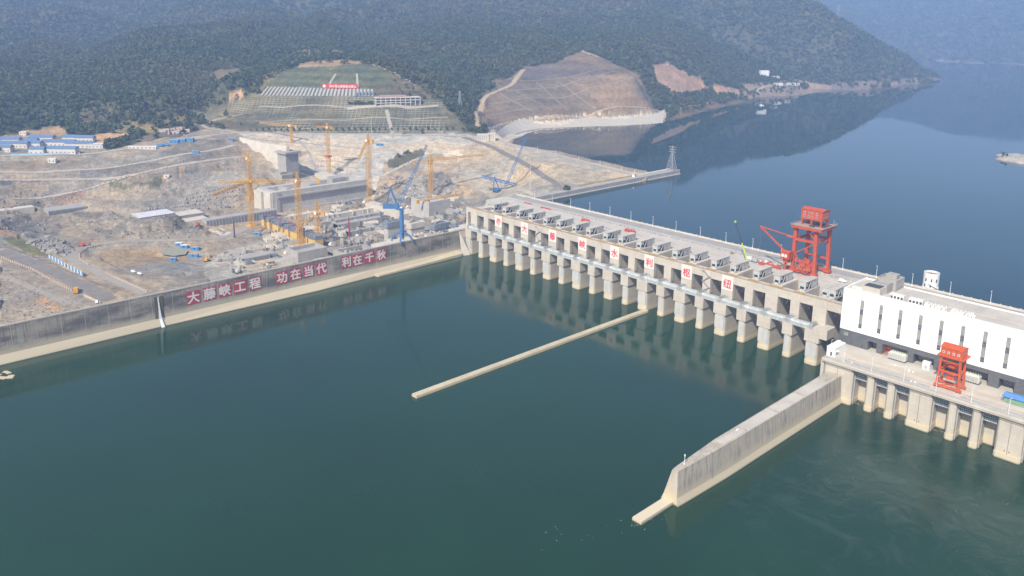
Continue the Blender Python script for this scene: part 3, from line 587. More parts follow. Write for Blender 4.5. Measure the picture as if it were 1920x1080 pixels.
# ------------------------------------------------------------------ spillway dam
CREST = 41.0
dam = empty('spillway_dam', (165, 30, 0))
tag(dam, 'long pale concrete spillway dam with twenty open bays and pale girders', 'dam')
dam.location = (0, 0, 0)
PX = [16.5*k for k in range(21)]
HW = [4.45 if k % 2 == 0 else 3.1 for k in range(21)]
def rounded(x0, x1, y0, y1, r, n=4):
    """plan of a pier with a rounded downstream nose"""
    P = [(x1, y1), (x0, y1)]
    P += [(x0 + r - r*math.cos(t), y0 + r - r*math.sin(t)) for t in [math.pi/2*i/n for i in range(n+1)]]
    P += [(x1 - r + r*math.sin(t), y0 + r - r*math.cos(t)) for t in [math.pi/2*i/n for i in range(n+1)]]
    return P
M['pier_blue'] = concrete('pale_blue_coating', (.47, .50, .51), (.52, .48, .40), 1.0)
YB = 34.0        # where the bays end at the gates
for k in range(21):
    x, h = PX[k], HW[k]; i = .75
    b = MB()
    hi = h - i*.5
    b.prism(rounded(x-hi, x+hi, -7.2, .3, 2.0), -6, 15.2)
    b.prism(rounded(x-hi-.12, x+hi+.12, -7.45, 30, 2.1), -6, 2.6)          # wider foot at the water line
    b.box(x-hi, x+hi, .3, YB, -6, 24.8)
    b.box(x-h-.35, x+h+.35 - (.0 if k % 2 else 0), -7.6, .25, 15.2, 23.4)
    b.box(x-h+.6, x+h-.6, -6.8, .2, 23.4, 24.4)
    p = b.build('pier', M['conc'], dam, bevel=0)
    c = MB()
    for s in (-1, 1) if k % 2 == 0 else (0,):
        cx = x + s*(hi - 1.9); c.box(cx-1.3, cx+1.3, -7.245, -7.15, 5.2, 14.6)
    c.build('pale_coating', M['pier_blue'], p)
    # upper column with side walls running back to the gates
    b = MB()
    b.box(x-h, x+h, 0, 3.4, 24.8, CREST-.05)
    b.box(x-h+.4, x+h-.4, 3.4, 26.95, 24.8, CREST-.12); b.box(x-h+.4, x+h-.4, 26.95, YB, 24.8, 29.9)
    for s in (-1, 1):
        b.add([(x+s*(h-.4), 12, 27.5), (x+s*(h-.4), 17, 30.5), (x+s*(h-.4), 17, 33), (x+s*(h-.4), 12, 33),
               (x+s*(h+1.1), 12, 29), (x+s*(h+1.1), 15, 30.8), (x+s*(h+1.1), 15, 32), (x+s*(h+1.1), 12, 31.5)],
              [(0,1,2,3),(7,6,5,4),(0,4,5,1),(1,5,6,2),(2,6,7,3),(3,7,4,0)])
        b.obox((x+s*(h+.6), 8, 31.2), .6, 6.5, .55)
    b.build('column', M['conc'], dam)
for k in range(20):
    x0, x1 = PX[k]+HW[k], PX[k+1]-HW[k+1]; cx = (x0+x1)/2
    b = MB()
    b.box(x0, x1, .35, 3.1, 35.7, CREST-.1)
    b.box(x0, x1, 3.1, 6.2, 39.6, CREST-.14)
    b.build('beam', M['conc'], dam)
    # curved steel gate at the back of the bay and the wall over it
    g = MB(); rings = []
    for j in range(9):
        a = math.radians(-32 + 64*j/8); rings.append([(x0+.1, 13+16*math.cos(a), 13+16*math.sin(a)), (x1-.1, 13+16*math.cos(a), 13+16*math.sin(a))])
    g.loft(rings, close=False)
    for j in range(8):
        a = math.radians(-30 + 60*j/7); g.box(x0+.2, x1-.2, 12.4+15.5*math.cos(a), 12.9+15.8*math.cos(a), 13+15.8*math.sin(a)-.25, 13+15.8*math.sin(a)+.25)
    for s in (x0+1.2, x1-1.2): g.bar((s, 14, 29), (s, 27, 18), .8); g.bar((s, 14, 29), (s, 28, 8), .8)
    g.build('gate', M['gate'], dam)
    b = MB(); b.box(x0, x1, 31, YB-.2, 24, 29.9); b.add([(x0,28,-4),(x1,28,-4),(x1,YB,7),(x0,YB,7)], [(0,1,2,3)])
    b.build('breast_wall', M['conc_grey'], dam)
    # haunched pale girder across the bay
    y0, y1 = -7.7, -1.6
    g = MB(); rings = []
    L0, L1 = PX[k]+.15, PX[k+1]-.15
    for f, dz, dy in ((0,0,0),(.07,0,0),(.15,.5,.35),(.28,.85,.6),(.72,.85,.6),(.85,.5,.35),(.93,0,0),(1,0,0)):
        X = L0 + (L1-L0)*f; zt = 27.0 - dz; r = []
        prof = [(y0+dy, 23.6), (y0+dy-.1, zt-1.0), (y0+dy+.5, zt-.15), ((y0+y1)/2, zt), (y1-dy-.7, zt-.25), (y1-dy+.2, zt-1.3), (y1-dy, 23.6)]
        rings.append([(X, u, z) for u, z in prof])
    g.loft(rings)
    gd = g.build('walkway_girder', M['girder'], dam)
    r = MB()
    for e in (L0+.7, L1-.7):
        for q in (-1, 0, 1) if k % 2 == 0 or True else (0,):
            X = e + q*.8*(1)
            r.box(X-.12, X+.12, y0-.1, y1+.1, 27.02, 27.25); r.box(X-.12, X+.12, y0-.32, y0-.1, 24.6, 27.25)
    r.build('rib_strip', M['steel'], gd)
    s = MB(); s.box(L0+1.6, L1-1.6, y0+.55, y1-.5, 22.7, 23.55); s.build('soffit', M['girder'], gd)
# left end: cantilever frame with a free post, right end: wide bay beside the powerhouse
b = MB(); b.box(-11.2, -HW[0], .3, 3.0, 36.8, CREST-.1); b.box(-11.2, -8.7, .35, 2.8, 24, 36.8); b.box(-11.6, -8.2, 24, 26.9, 24, 40.6)
b.build('end_frame', M['conc'], dam)
b = MB(); b.box(-15, -4.2, -5.6, 34, 23.4, 24.1); b.box(-13, -9.5, -7.5, -3, 22.2, 23.3); b.build('end_platform', M['conc_deck'], dam)
b = MB(); b.box(334.45, 352, .35, 3.1, 35.4, CREST-.1); b.box(334.45, 352, 3.1, 6.2, 39.6, CREST-.14); b.box(345, 352, 6.2, 26.9, -6, CREST-.16); b.build('end_beam', M['conc'], dam)
b = MB(); b.box(334.46, 345, 30, 34, 24, 29.9); b.build('end_breast_wall', M['conc_grey'], dam)
b = MB(); b.box(331, 339.6, -7.5, 3, 18.8, 25.2); b.add([(331,-7.4,18.8),(334.4,-7.4,18.8),(334.4,2,18.8),(331,2,18.8),(331,-7.2,14.5),(331,2,14.5)], [(0,1,4),(1,2,5,4),(2,3,5),(0,4,5,3)])
b.build('bracket', M['conc_pale'], dam)
g = MB(); g.bar((335, 24, 12), (351, 20, 27), 1.2); g.bar((338, 12, 26), (350.5, 14, 33.2), 1.6, 1.0)
for j in range(6): g.bar((340+j*1.9, 15, 18), (340+j*1.9, 21, 30), .35)
g.build('gate_machinery', M['gate'], dam)
# crest deck: a slab with a pit before each hoist house
b = MB(); b.box(-14, 352, 27.0, 72, 30, CREST); b.box(-20, 352, 66, 73, 24, CREST-.02)
b.box(-22, -14.02, 34.1, 66, 26, CREST-.01)
b.build('crest_deck', M['conc_deck'], dam)
b = MB()
b.box(351.9, 900, 58, 73, 20, CREST); b.build('crest_deck', M['conc_deck'], dam)
b = MB()
for X0, X1 in ((-20, 900),):
    b.box(X0, X1, 72.2, 72.55, CREST, CREST+1.1)
    for i in range(int((X1-X0)/5.5)): b.box(X0+i*5.5, X0+i*5.5+.7, 72.05, 72.7, CREST, CREST+1.5)
b.build('parapet', M['conc_pale'], dam)
b = MB()
for y in (38.0, 56.4): b.box(-4, 350, y-.35, y+.35, CREST+.02, CREST+.2)
for i in range(90):                                             # low cable trench covers and kerb blocks between rail and road
    X = -2 + i*3.9 + random.uniform(-.8, .8); b.box(X, X+random.uniform(1.2, 3), 51.8+random.uniform(-.4, .4), 53.2, CREST+.01, CREST+random.uniform(.25, .7))
b.build('crane_rail', M['conc_grey'], dam)
b = MB()
b.box(-9, 346, .5, .75, CREST+.75, CREST+.9); b.box(-9, 346, .5, .72, CREST+.3, CREST+.4)
for i in range(118): b.box(-9+i*3, -8.85+i*3, .5, .72, CREST-.1, CREST+.9)
b.build('railing', M['rust'], dam)
b = MB()
for k in range(0, 20):
    x = PX[k]
    b.box(x-HW[k]+.2, x+HW[k]+1.5, 1.0, 5.2, CREST-.05, CREST+.06)
b.build('plank_cover', M['rust'], dam)
M['asphalt'] = plain('pale_road', (.31, .30, .285), .85, var=.12, sc=.15, dirt=(.37, .35, .31))
b = MB(); b.box(-20, 900, 59.5, 71.2, CREST+.004, CREST+.012); r_ = b.build('crest_road', M['asphalt']); tag(r_, kind='structure')
# zigzag stairs on two columns
for k in (5, 15):
    x = PX[k]; s = MB(); zz = [25.4, 29.2, 33.0, 36.8, 40.6]
    for j in range(4):
        a, c = (x-2.6, x+2.4) if j % 2 == 0 else (x+2.4, x-2.6)
        s.bar((a, -.7, zz[j]), (c, -.7, zz[j+1]), .9, .25); s.bar((a, -1.15, zz[j]+1), (c, -1.15, zz[j+1]+1), .1, .1)
        s.box(min(c-.9, c+.9), max(c-.9, c+.9), -1.2, -.02, zz[j+1]-.12, zz[j+1])
    s.build('stair', M['steel'], dam)
# red doors low in the last two bays
for k in (18, 19):
    X = PX[k+1]-HW[k+1]; b = MB(); b.box(X-.5, X-.02, 4, 10, 24.8, 29); b.build('red_panel', M['red'], dam)

# hoist houses, one on each pier
def hoist_house(x0, wd, label):
    o = empty('hoist_house', (x0, 8.2, CREST))
    tag(o, label, 'hoist house', 'grey hoist houses on the dam deck')
    H, L = 5.7, 16.5
    b = MB(); b.box(0, wd, 0, L, H-.7, H); b.box(0, .4, 0, L, -3, H-.7); b.box(0, wd, L-1, L, -1, H-.7)
    b.box(.0, wd, 0, 3.4, 2.7, H-.7); b.box(0, 1.0, 0, .6, -1, 2.7); b.box(wd-1.0, wd, 0, .6, -1, 2.7); b.box(0, wd, 0, 3.4, -2.5, .9)
    # raking side screen with uprights
    b.add([(wd-.3,3.4,-.5),(wd,3.4,-.5),(wd,4.3,-.5),(wd-.3,4.3,-.5),(wd-.3,6.6,H-.7),(wd,6.6,H-.7),(wd,7.6,H-.7),(wd-.3,7.6,H-.7)], [(3,2,1,0),(4,5,6,7),(0,1,5,4),(1,2,6,5),(2,3,7,6),(3,0,4,7)])
    for j in range(5):
        y = 8.3+j*1.75; b.box(wd-.35, wd, y, y+.75, .6, H-.7)
    b.box(wd-.3, wd+.0, 4.0, L, -.6, .25); b.box(wd-.3, wd-.05, 6, L, H-1.3, H-.7)
    b.box(wd*.5, wd*.5+.3, 1, L-.5, H, H+.3)
    b.build('wall', M['grey_panel'], o)
    r = MB(); r.box(-.15, wd+.2, -.3, L+.2, H+.02, H+.28); r.build('roof', M['conc_deck'], o)
    g = MB(); g.box(1.0, wd-1.0, .25, .3, 1.0, 2.7); g.build('window', M['glass'], o)
    q = MB(); q.box(.45, wd-.75, 4.4, L-1.0, -2.5, H-1.0); q.build('winch', M['dark'], o)
    return o
orders = ['first','second','third','fourth','fifth','sixth','seventh','eighth','ninth','tenth','eleventh','twelfth','thirteenth','fourteenth','fifteenth','sixteenth','seventeenth','eighteenth','nineteenth','twentieth','last']
HH = None
for k in range(1, 21):
    x0 = PX[k]-HW[k]+.35; lab = 'grey concrete hoist house on the dam deck, %s from the left end' % orders[k-1]
    if HH is None: HH = hoist_house(x0, 4.8, lab); o = HH
    else:
        o = copy_tree(HH); o.location.x = x0; o['label'] = lab
o = copy_tree(HH); o.location.x = PX[20]+.6; o['label'] = 'grey concrete hoist house touching the powerhouse end, last of the row'
for k in range(2, 20, 2):
    x = PX[k]; b = MB(); b.box(x+1.6, x+HW[k]-.4, 5.3, 26.9, CREST-.11, CREST+.75); b.build('pit_ledge', M['conc_pale'], dam)

# ------------------------------------------------------------------ lettering
FONT_CACHE = {}
def glyph_mesh(txt, size, name, bold=.012):
    c = bpy.data.curves.new(name, 'FONT'); c.body = txt; c.size = size; c.align_x = 'CENTER'; c.align_y = 'CENTER'; c.extrude = .03
    c.resolution_u = 4; c.offset = size*bold
    o = bpy.data.objects.new(name, c); COL.objects.link(o)
    dg = bpy.context.evaluated_depsgraph_get(); me = bpy.data.meshes.new_from_object(o.evaluated_get(dg)); bpy.data.objects.remove(o)
    # centre the glyph on its ink
    co = np.empty(len(me.vertices)*3); me.vertices.foreach_get('co', co); co = co.reshape(-1, 3)
    if len(co): co[:, :2] -= (co[:, :2].max(0) + co[:, :2].min(0))/2; me.vertices.foreach_set('co', co.ravel())
    me.update(); return me
def glyph(txt, size, mat, parent, loc, rot, name='lettering', sx=1.0, bold=.012):
    """one character; heavier strokes by laying the outline down again a little to each side"""
    me = glyph_mesh(txt, size, name, .004); n = len(me.vertices); co = np.empty(n*3); me.vertices.foreach_get('co', co); co = co.reshape(-1, 3)
    fs = [tuple(p.vertices) for p in me.polygons]; V = []; F = []; e = size*bold
    for i, (dx, dy) in enumerate(((0,0),(1,0),(-1,0),(0,1),(0,-1)) if bold > .004 else ((0,0),)):
        V += [(x+dx*e, y+dy*e, z+.006*i) for x, y, z in co]; F += [tuple(v+i*n for v in f) for f in fs]
    bpy.data.meshes.remove(me); me = bpy.data.meshes.new(name); me.from_pydata(V, [], F); me.materials.append(mat); me.update()
    o = bpy.data.objects.new(name, me); COL.objects.link(o); o.parent = parent; o.location = loc; o.rotation_euler = rot; o.scale = (sx, 1, 1); return o
RX = (math.pi/2, 0, 0)
words = [('大','great'),('藤','vine'),('峡','gorge'),('水','water'),('利','benefit'),('枢','pivot'),('纽','knot')]
for i in range(8):
    k = 2 + 2*i
    o = empty('pier_sign', (PX[k], -.06, 33))
    b = MB(); b.box(-4.4, 4.4, -.09, .06, -2.2, 7.7); b.build('board', M['sign_white'], o)
    if i == 0:
        tag(o, 'white pier panel with round red wave emblem, leftmost panel on the dam', 'sign', 'white panels along the dam piers')
        e = MB()
        for (x0, x1, x2, z1) in ((-2.9, -1.3, -.2, 5.1), (-1.25, .25, 1.0, 5.5), (.35, 1.2, 1.9, 5.0)):      # three curved blades
            A = [(x0 + (x1-x0)*u**.7*1.0, 1.7 + (z1-1.7)*u) for u in [q/6 for q in range(7)]]; B = [(x0+1.15 + (x2-x0-1.15)*u**.8, 1.7 + (z1-1.7)*u) for u in [q/6 for q in range(7)]]
            for q in range(6): e.add([(A[q][0],-.12,A[q][1]),(B[q][0],-.12,B[q][1]),(B[q+1][0],-.12,B[q+1][1]),(A[q+1][0],-.12,A[q+1][1])], [(0,1,2,3)])
        A = [(1.3+1.6*math.sin(q/6*1.5), 5.0-3.3*(q/6)**1.2) for q in range(7)]
        for q in range(6): e.add([(A[q][0],-.125,A[q][1]),(A[q][0]+.75,-.125,A[q][1]-.25),(A[q+1][0]+.75,-.125,A[q+1][1]-.2),(A[q+1][0],-.125,A[q+1][1])], [(0,1,2,3)])
        e.build('emblem', M['sign_red'], o)
        e = MB()
        M['sign_pink'] = plain('sign_pink', (.72, .38, .38), .6)
        n = 16; e.add([(2.4*math.cos(math.pi + math.pi*q/n), -.12, 1.7+2.9*math.sin(math.pi+math.pi*q/n)) for q in range(n+1)], [tuple(range(n+1))])
        e.build('emblem_base', M['sign_pink'], o)
    else:
        tag(o, 'white pier panel with red character meaning %s, %s character on the dam' % (words[i-1][1], orders[i-1]), 'sign', 'white panels along the dam piers')
        glyph(words[i-1][0], 6.6, M['sign_red'], o, (0, -.13, 2.3), RX, bold=.014)
# ------------------------------------------------------------------ lamp posts on the crest
lampx = None
def lamp_post(loc, h, label, group, arm=0.0):
    o = empty('street_lamp', loc); tag(o, label, 'street lamp', group)
    b = MB(); b.tube((0,0,0), (0,0,h), .17, .1, 8); b.box(-.3, .3, -.3, .3, 0, .5); b.build('pole', M['white_paint'], o)
    b = MB()
    if arm: b.bar((0,0,h-.1), (arm*.7,0,h+.3), .12); b.bar((arm*.7,0,h+.3), (arm, 0, h+.15), .3, .15)
    else: b.box(-.15, .15, -1.4, .2, h-.05, h+.1)
    b.build('lamp_head', M['white_paint'], o); return o
lp = None; n_ = 0
for i, x in enumerate([6 + 23.4*j for j in range(25)]):
    lab = 'white street lamp on the dam crest parapet, %s' % ('beyond the long white building' if x > 352 else 'seen against the blue reservoir')
    if lp is None: lp = lamp_post((x, 71.6, CREST), 8.6, lab, 'white street lamps along the dam crest')
    else: o = copy_tree(lp); o.location.x = x; o['label'] = lab
# ------------------------------------------------------------------ powerhouse, its tailrace deck and what stands on them
M['roof_lap'] = plain('pale_grey_roofing', (.5, .5, .5), .7)
ph = empty('powerhouse', (0, 0, 0)); tag(ph, 'long white powerhouse with tall slit windows over a dark grey base', 'powerhouse')
DK, RF, XE = 24.0, 57.0, 640.0
b = MB(); b.box(350.7, XE, -16.0, -15.2, 32.9, 57.8); b.box(350.7, 351.5, -15.2, 14, 32.9, 57.8); b.box(350.7, XE, 13.2, 14, 32.9, 57.6); b.box(XE-.8, XE, -15.2, 13.2, 32.9, 57.75)
b.build('wall', M['white'], ph)
b = MB()
for i in range(38):
    X = 350.7+5.42*i; b.box(X+.02, X+.1, -16.03, -16.005, 33, 57.7)
for z in (41.2, 49.5): b.box(350.8, XE, -16.03, -16.005, z, z+.05)
b.build('panel_joint', M['roof_lap'], ph)
b = MB(); b.box(351.5, XE, -15.2, 13.2, RF-1.2, RF)
for i in range(48): b.box(353+4.4*i, 353.22+4.4*i, -3.0, 13, RF, RF+.12)
b.box(385, XE, -3.4, -3.1, RF, RF+.35); b.box(400, XE, -15, -3.5, RF, RF+.06); b.build('roof', M['conc_deck'], ph)
b = MB(); b.box(351, XE, -16.1, -15, 57.8, 58.0); b.build('coping', M['white_paint'], ph)
# base with recessed bays
bays = [(367.9, 373.0, 29.6), (376.2, 390.0, 30.4), (393.4, 404.2, 29.8), (408.0, 413.5, 29.6), (417.0, 431.2, 30.4), (436.4, 443.6, 29.8), (448.5, 453.5, 29.6), (457, 471, 30.4), (477, 484, 29.8), (489, 494, 29.6), (498, 512, 30.4), (517, 524, 29.8), (538, 552, 30.4), (560, 567, 29.8), (580, 594, 30.4)]
b = MB(); xs = 350.75
for x0, x1, zt in bays:
    b.box(xs, x0, -15.9, -15.1, DK, 32.88); b.box(x0, x1, -15.9, -15.1, zt, 32.88)
    b.box(x0-.4, x0, -15.1, -8, DK, 32.8); b.box(x1, x1+.4, -15.1, -8, DK, 32.8); xs = x1
b.box(xs, XE, -15.9, -15.1, DK, 32.88); b.box(350.75, 351.5, -15.1, 14, -6, 32.88); b.box(351.5, XE, -15.1, 14, 32.0, 32.8); b.box(XE-.8, XE-.05, -15.1, 14, -6, 31.9)
b.build('base_wall', M['darkgrey'], ph)
b = MB(); b.box(351.5, XE, -8, -7.5, DK, 32); b.build('recess_wall', M['conc_grey'], ph)
# slit windows
for i in range(25):
    X = 361.4+10.82*i
    f = MB(); f.box(X, X+1.95, -16.06, -16.01, 35.8, 52.8); w_ = f.build('window', M['glass_grid'], ph)
    g = MB(); g.box(X+.06, X+1.9, -16.085, -16.065, 35.95, 38.5); g.box(X+.06, X+1.9, -16.085, -16.065, 44.0, 47.4); g.build('pane', M['glass'], w_)
    s = MB()
    for j in range(13): s.box(X, X+1.95, -16.13, -16.09, 35.8+j*1.41, 35.92+j*1.41)
    for j in range(4): s.box(X+j*.61, X+.12+j*.61, -16.13, -16.09, 35.8, 52.8)
    s.build('frame', M['steel'], w_)
f = MB(); f.box(353.4, 356, -15.97, -15.93, 29.2, 31.2); f.build('window', M['glass_grid'], ph)
f = MB(); f.box(364.2, 365.0, -15.97, -15.93, 24.1, 26.2); f.build('door', M['dark'], ph)
# lift and plant rooms on the roof
b = MB(); b.box(360.8, 371.0, -15.0, -7.2, RF+.01, 61.4); b.build('plant_room', M['conc_pale'], ph)
b = MB(); b.box(361.4, 370.4, -14.4, -7.8, 61.41, 61.6); b.build('dark_roof', M['dark'], ph)
b = MB(); b.box(362.6, 371.6, -7.1, 1.0, RF+.01, 61.6)
for x0, x1, y0, y1 in ((362.6, 371.6, -7.1, -6.6), (362.6, 371.6, .5, 1.0), (362.6, 363.1, -6.6, .5), (371.1, 371.6, -6.6, .5)): b.box(x0, x1, y0, y1, 61.6, 62.3)
b.build('plant_room', M['conc_grey'], ph)
b = MB(); b.box(362.2, 373.4, 1.1, 12.8, RF+.01, 62.6)
for x0, x1, y0, y1 in ((362.2, 373.4, 1.1, 1.6), (362.2, 373.4, 12.3, 12.8), (362.2, 362.7, 1.6, 12.3), (372.9, 373.4, 1.6, 12.3)): b.box(x0, x1, y0, y1, 62.6, 63.5)
for i in range(6): b.box(373.4, 373.55, 2+i*1.8, 3.1+i*1.8, 58.5, 61.5)
b.box(365, 371, 7, 12, 62.6, 65); b.build('plant_room', M['conc_grey'], ph)
# deck and tailrace piers
b = MB(); b.box(355.4, XE, -45.5, -8, 22.0, DK); b.box(354.2, 356, -44, 14, -6, 21.9); b.box(352, XE, -8, 58, 10, 22); b.build('deck', M['conc_deck'], ph)
b = MB(); b.box(355.2, XE, -45.8, -45.3, 22.9, DK+.12); b.build('deck_edge', M['conc_pale'], ph)
def chamf(x0, x1, y0, y1, r): return [(x1,y1),(x0,y1),(x0,y0+r),(x0+r,y0),(x1-r,y0),(x1,y0+r)]
piers = [(356, 372.6), (380.2, 384.2), (391.2, 395.2), (402.6, 414.4), (422.3, 426.2), (433.6, 437.5), (445.3, 457), (465, 469), (476, 480), (487, 499), (507, 511), (518, 522), (529, 541), (549, 553), (560, 564), (571, 583), (591, 595), (602, 606), (613, 640)]
for x0, x1 in piers:
    b = MB(); b.prism(chamf(x0, x1, -43.5, -33.1, .9), -6, 21.98)
    b.prism(chamf(x0-.2, x1+.2, -43.8, -33.2, .9), -6, 3.0); b.prism(chamf(x0-.25, x1+.25, -44.2, -33.2, 1.0), 20.4, 21.96)
    p = b.build('pier', M['conc'], ph)
    if x1-x0 > 8:
        j = MB(); xm = (x0+x1)/2 if x0 > 360 else 364; j.box(xm-.09, xm+.09, -43.53, -43.46, 3, 20.3); j.build('joint', M['dark'], p)
        for s in (-1.2, .9):
            q = MB(); q.tube((xm+s, -43.53, 4.6), (xm+s, -43.4, 4.6), .32); q.build('drain', M['dark'], p)
for (a0, a1), (b0, b1) in zip(piers[:-1], piers[1:]):
    b = MB(); b.box(a1, b0, -33.3, -32.4, -6, 21.9); b.build('back_wall', M['conc'], ph)
    q = MB(); q.box(a1, a1+.5, -40.4, -39.7, -1, 21.9); q.box(b0-.5, b0, -40.4, -39.7, -1, 21.9); q.build('gate_slot', M['steel'], ph)
    g = MB(); g.box(a1+.5, b0-.5, -39.5, -39.3, 15.2, 20.9); gr = g.build('grille', M['dark'], ph)
    g = MB()
    for i in range(6): g.box(a1+.5, b0-.5, -39.75, -39.5, 15.2+i*1.12, 15.62+i*1.12)
    for i in range(8): X = a1+.5+(b0-a1-1)*i/7; g.box(X-.1, X+.1, -39.8, -39.48, 15.2, 21.2)
    g.build('grille_bars', M['girder'], gr)
    q = MB(); q.box(a1, b0, -41, -33.3, 21.0, 21.95); q.build('soffit', M['conc_grey'], ph)
# rails, covers and railing on the deck
b = MB()
for y in (-37.2, -30.8): b.box(366, 540, y-.2, y+.2, DK+.01, DK+.1)
b.box(356, 540, -28.4, -28.0, DK+.01, DK+.06); b.build('crane_rail', M['rust'], ph)
b = MB()
for i in range(104):
    X = 366+i*1.0
    if 411 < X < 427: continue
    b.box(X, X+.62, -42.4+.2*math.sin(i*.7), -39.9, DK+.01, DK+.35)
b.build('slot_cover', M['steel'], ph)
b = MB(); b.box(355.6, 540, -45.2, -45.1, DK+1.0, DK+1.1); b.box(355.6, 540, -45.2, -45.1, DK+.5, DK+.56)
for i in range(75): b.box(355.6+i*2.45, 355.7+i*2.45, -45.2, -45.1, DK, DK+1.1)
b.build('railing', M['steel'], ph)
# small things on the deck
o = empty('gatehouse', (355.2, -40.4, DK)); tag(o, 'small white flat-roofed gatehouse on the corner of the tailrace deck', 'gatehouse')
b = MB(); b.box(0, 5.0, 0, 12.5, 0, 4.9); b.box(1.5, 3, 9, 11, 4.9, 6.6); b.box(3.2, 4.4, 9.6, 10.8, 4.9, 6.2); b.build('wall', M['white_paint'], o)
b = MB(); b.box(-.1, 5.1, -.1, .2, 4.9, 5.4); b.box(-.1, 5.1, 12.3, 12.6, 4.9, 5.4); b.box(-.1, .2, .2, 12.3, 4.9, 5.4); b.box(4.8, 5.1, .2, 12.3, 4.9, 5.4); b.build('parapet', M['white_paint'], o)
b = MB(); b.box(2.2, 3.2, -.04, .02, .3, 2.6); b.build('door', M['glass'], o)
b = MB(); b.box(4.98, 5.04, 1.5, 3, 1, 2.6); b.build('window', M['glass'], o)
b = MB(); b.box(5.0, 6.0, 1.0, 3.4, 3.0, 3.15); b.build('canopy', M['white_paint'], o)
M['trafo'] = plain('transformer_green', (.55, .6, .5), .5)
def transformer(x, label):
    o = empty('transformer', (x, -17.2, DK)); tag(o, label, 'transformer', 'transformers in the powerhouse base')
    b = MB(); b.box(-4.6, 4.6, -1.6, 2.2, .7, 4.0); b.box(-4.2, 4.2, -1.2, 1.8, 4.0, 4.5); b.build('tank', M['trafo'], o)
    r = MB()
    for i in range(8):
        for j in range(3): r.box(-4.5+i*1.17+j*.3, -4.4+i*1.17+j*.3, -2.9, -1.6, .9, 4.1)
    r.build('radiator', M['white_paint'], o)
    s = MB()
    for i in range(7): s.tube((-3.9+i*1.3, .6, 4.5), (-3.9+i*1.3, .9, 6.2), .22, .1, 6)
    s.build('bushing', M['bark'], o)
    f = MB(); f.box(-4.8, 4.8, -1.7, 2.3, 0, .7); f.build('skid', M['dark'], o); return o
transformer(385.8, 'pale green finned transformer in a bay left of the small orange gantry')
transformer(423.5, 'pale green finned transformer in a bay right of the small orange gantry')
transformer(463.0, 'pale green finned transformer in the farthest right bay')
o = empty('fire_cabinet', (401.5, -18, DK)); tag(o, 'white equipment cabinet with a grey door before an open bay', 'cabinet')
b = MB(); b.box(-1.9, 1.9, -1.2, 1.2, 0, 4.2); b.box(-2, 2, -1.3, 1.3, 4.2, 4.4); b.build('body', M['white_paint'], o)
b = MB(); b.box(-.7, .7, -1.26, -1.19, .4, 2.6); b.build('door', M['steel'], o)
b = MB(); b.bar((376.6, -16.2, 24.2), (382, -16.8, 27.5), .15)
for i in range(5): b.bar((376.4+i*1.0, -15, 24.1), (376.6+i, -15, 30), .14)
for i in range(4): b.bar((376.3, -15, 25+i*1.5), (380.8, -15, 25.3+i*1.5), .14)
o = b.build('red_scaffold', M['rust']); o.data.materials[0] = M['red']; tag(o, 'red pipe scaffold inside the first transformer bay', 'scaffold')
# tarpaulin shed at the edge of the frame
o = empty('tarp_shed', (447.5, -27.5, DK)); tag(o, 'blue tarpaulin roof over green-screened stores on the tailrace deck', 'shed')
b = MB(); b.add([(-5,-3.8,3.0),(7,-3.2,3.0),(7,0,4.0),(-5,.2,4.0),(-5,4,3.2),(7,4.2,3.2)], [(0,1,2,3),(3,2,5,4)]); b.add([(-5,-3.8,2.9),(7,-3.2,2.9),(7,4.2,3.1),(-5,4,3.1)], [(0,1,2,3)]); b.build('roof', M['tarp'], o)
b = MB(); b.box(-4.2, 6.5, -3, 3.4, 0, 2.4); b.build('screen', plain('green_net', (.16, .3, .2), .8), o)
for sx, sy in ((-4.6,-3.4),(-4.6,3.6),(6.6,-3),(6.6,3.8)):
    b = MB(); b.tube((sx, sy, 0), (sx, sy, 3.0), .12); b.build('post', M['steel'], o)
dl = None
for x, y, lab in ((356.0,-36.8,'beside the small white gatehouse'),(367.0,-43.6,'first right of the gatehouse'),(382.5,-43.6,'above the first narrow tailrace pier'),(399.6,-43.8,'left of the wide tailrace pier'),(415.8,-43.8,'in front of the small orange gantry'),(432.6,-43.9,'right of the small orange gantry'),(449.4,-43.9,'before the blue tarpaulin shed')):
    lab = 'white street lamp on the tailrace deck, ' + lab
    if dl is None: dl = lamp_post((x, y, DK), 8.4, lab, 'white street lamps on the tailrace deck', .9); o = dl
    else: o = copy_tree(dl); o.location = (x, y, DK)
    o['label'] = lab
for i, (x, y) in enumerate(((388.5, -26.5), (396.5, -28.2), (398.3, -28.6), (419, -34), (408.5, -21), (370.5, -41.3), (404.5, -41), (402.5, -41.4))):
    o = MB(); r_ = random.uniform(.5, .9)
    for j in range(3): o.obox((random.uniform(-.5,.5), random.uniform(-.5,.5), .02), r_, r_*.8, r_*.9+j*.12, random.uniform(0, 1.5))
    o = o.build('material_bag', M['white_paint']); o.location = (x, y, DK); tag(o, 'small white bag of material lying on the tailrace deck', 'bag', 'white bags on the tailrace deck')
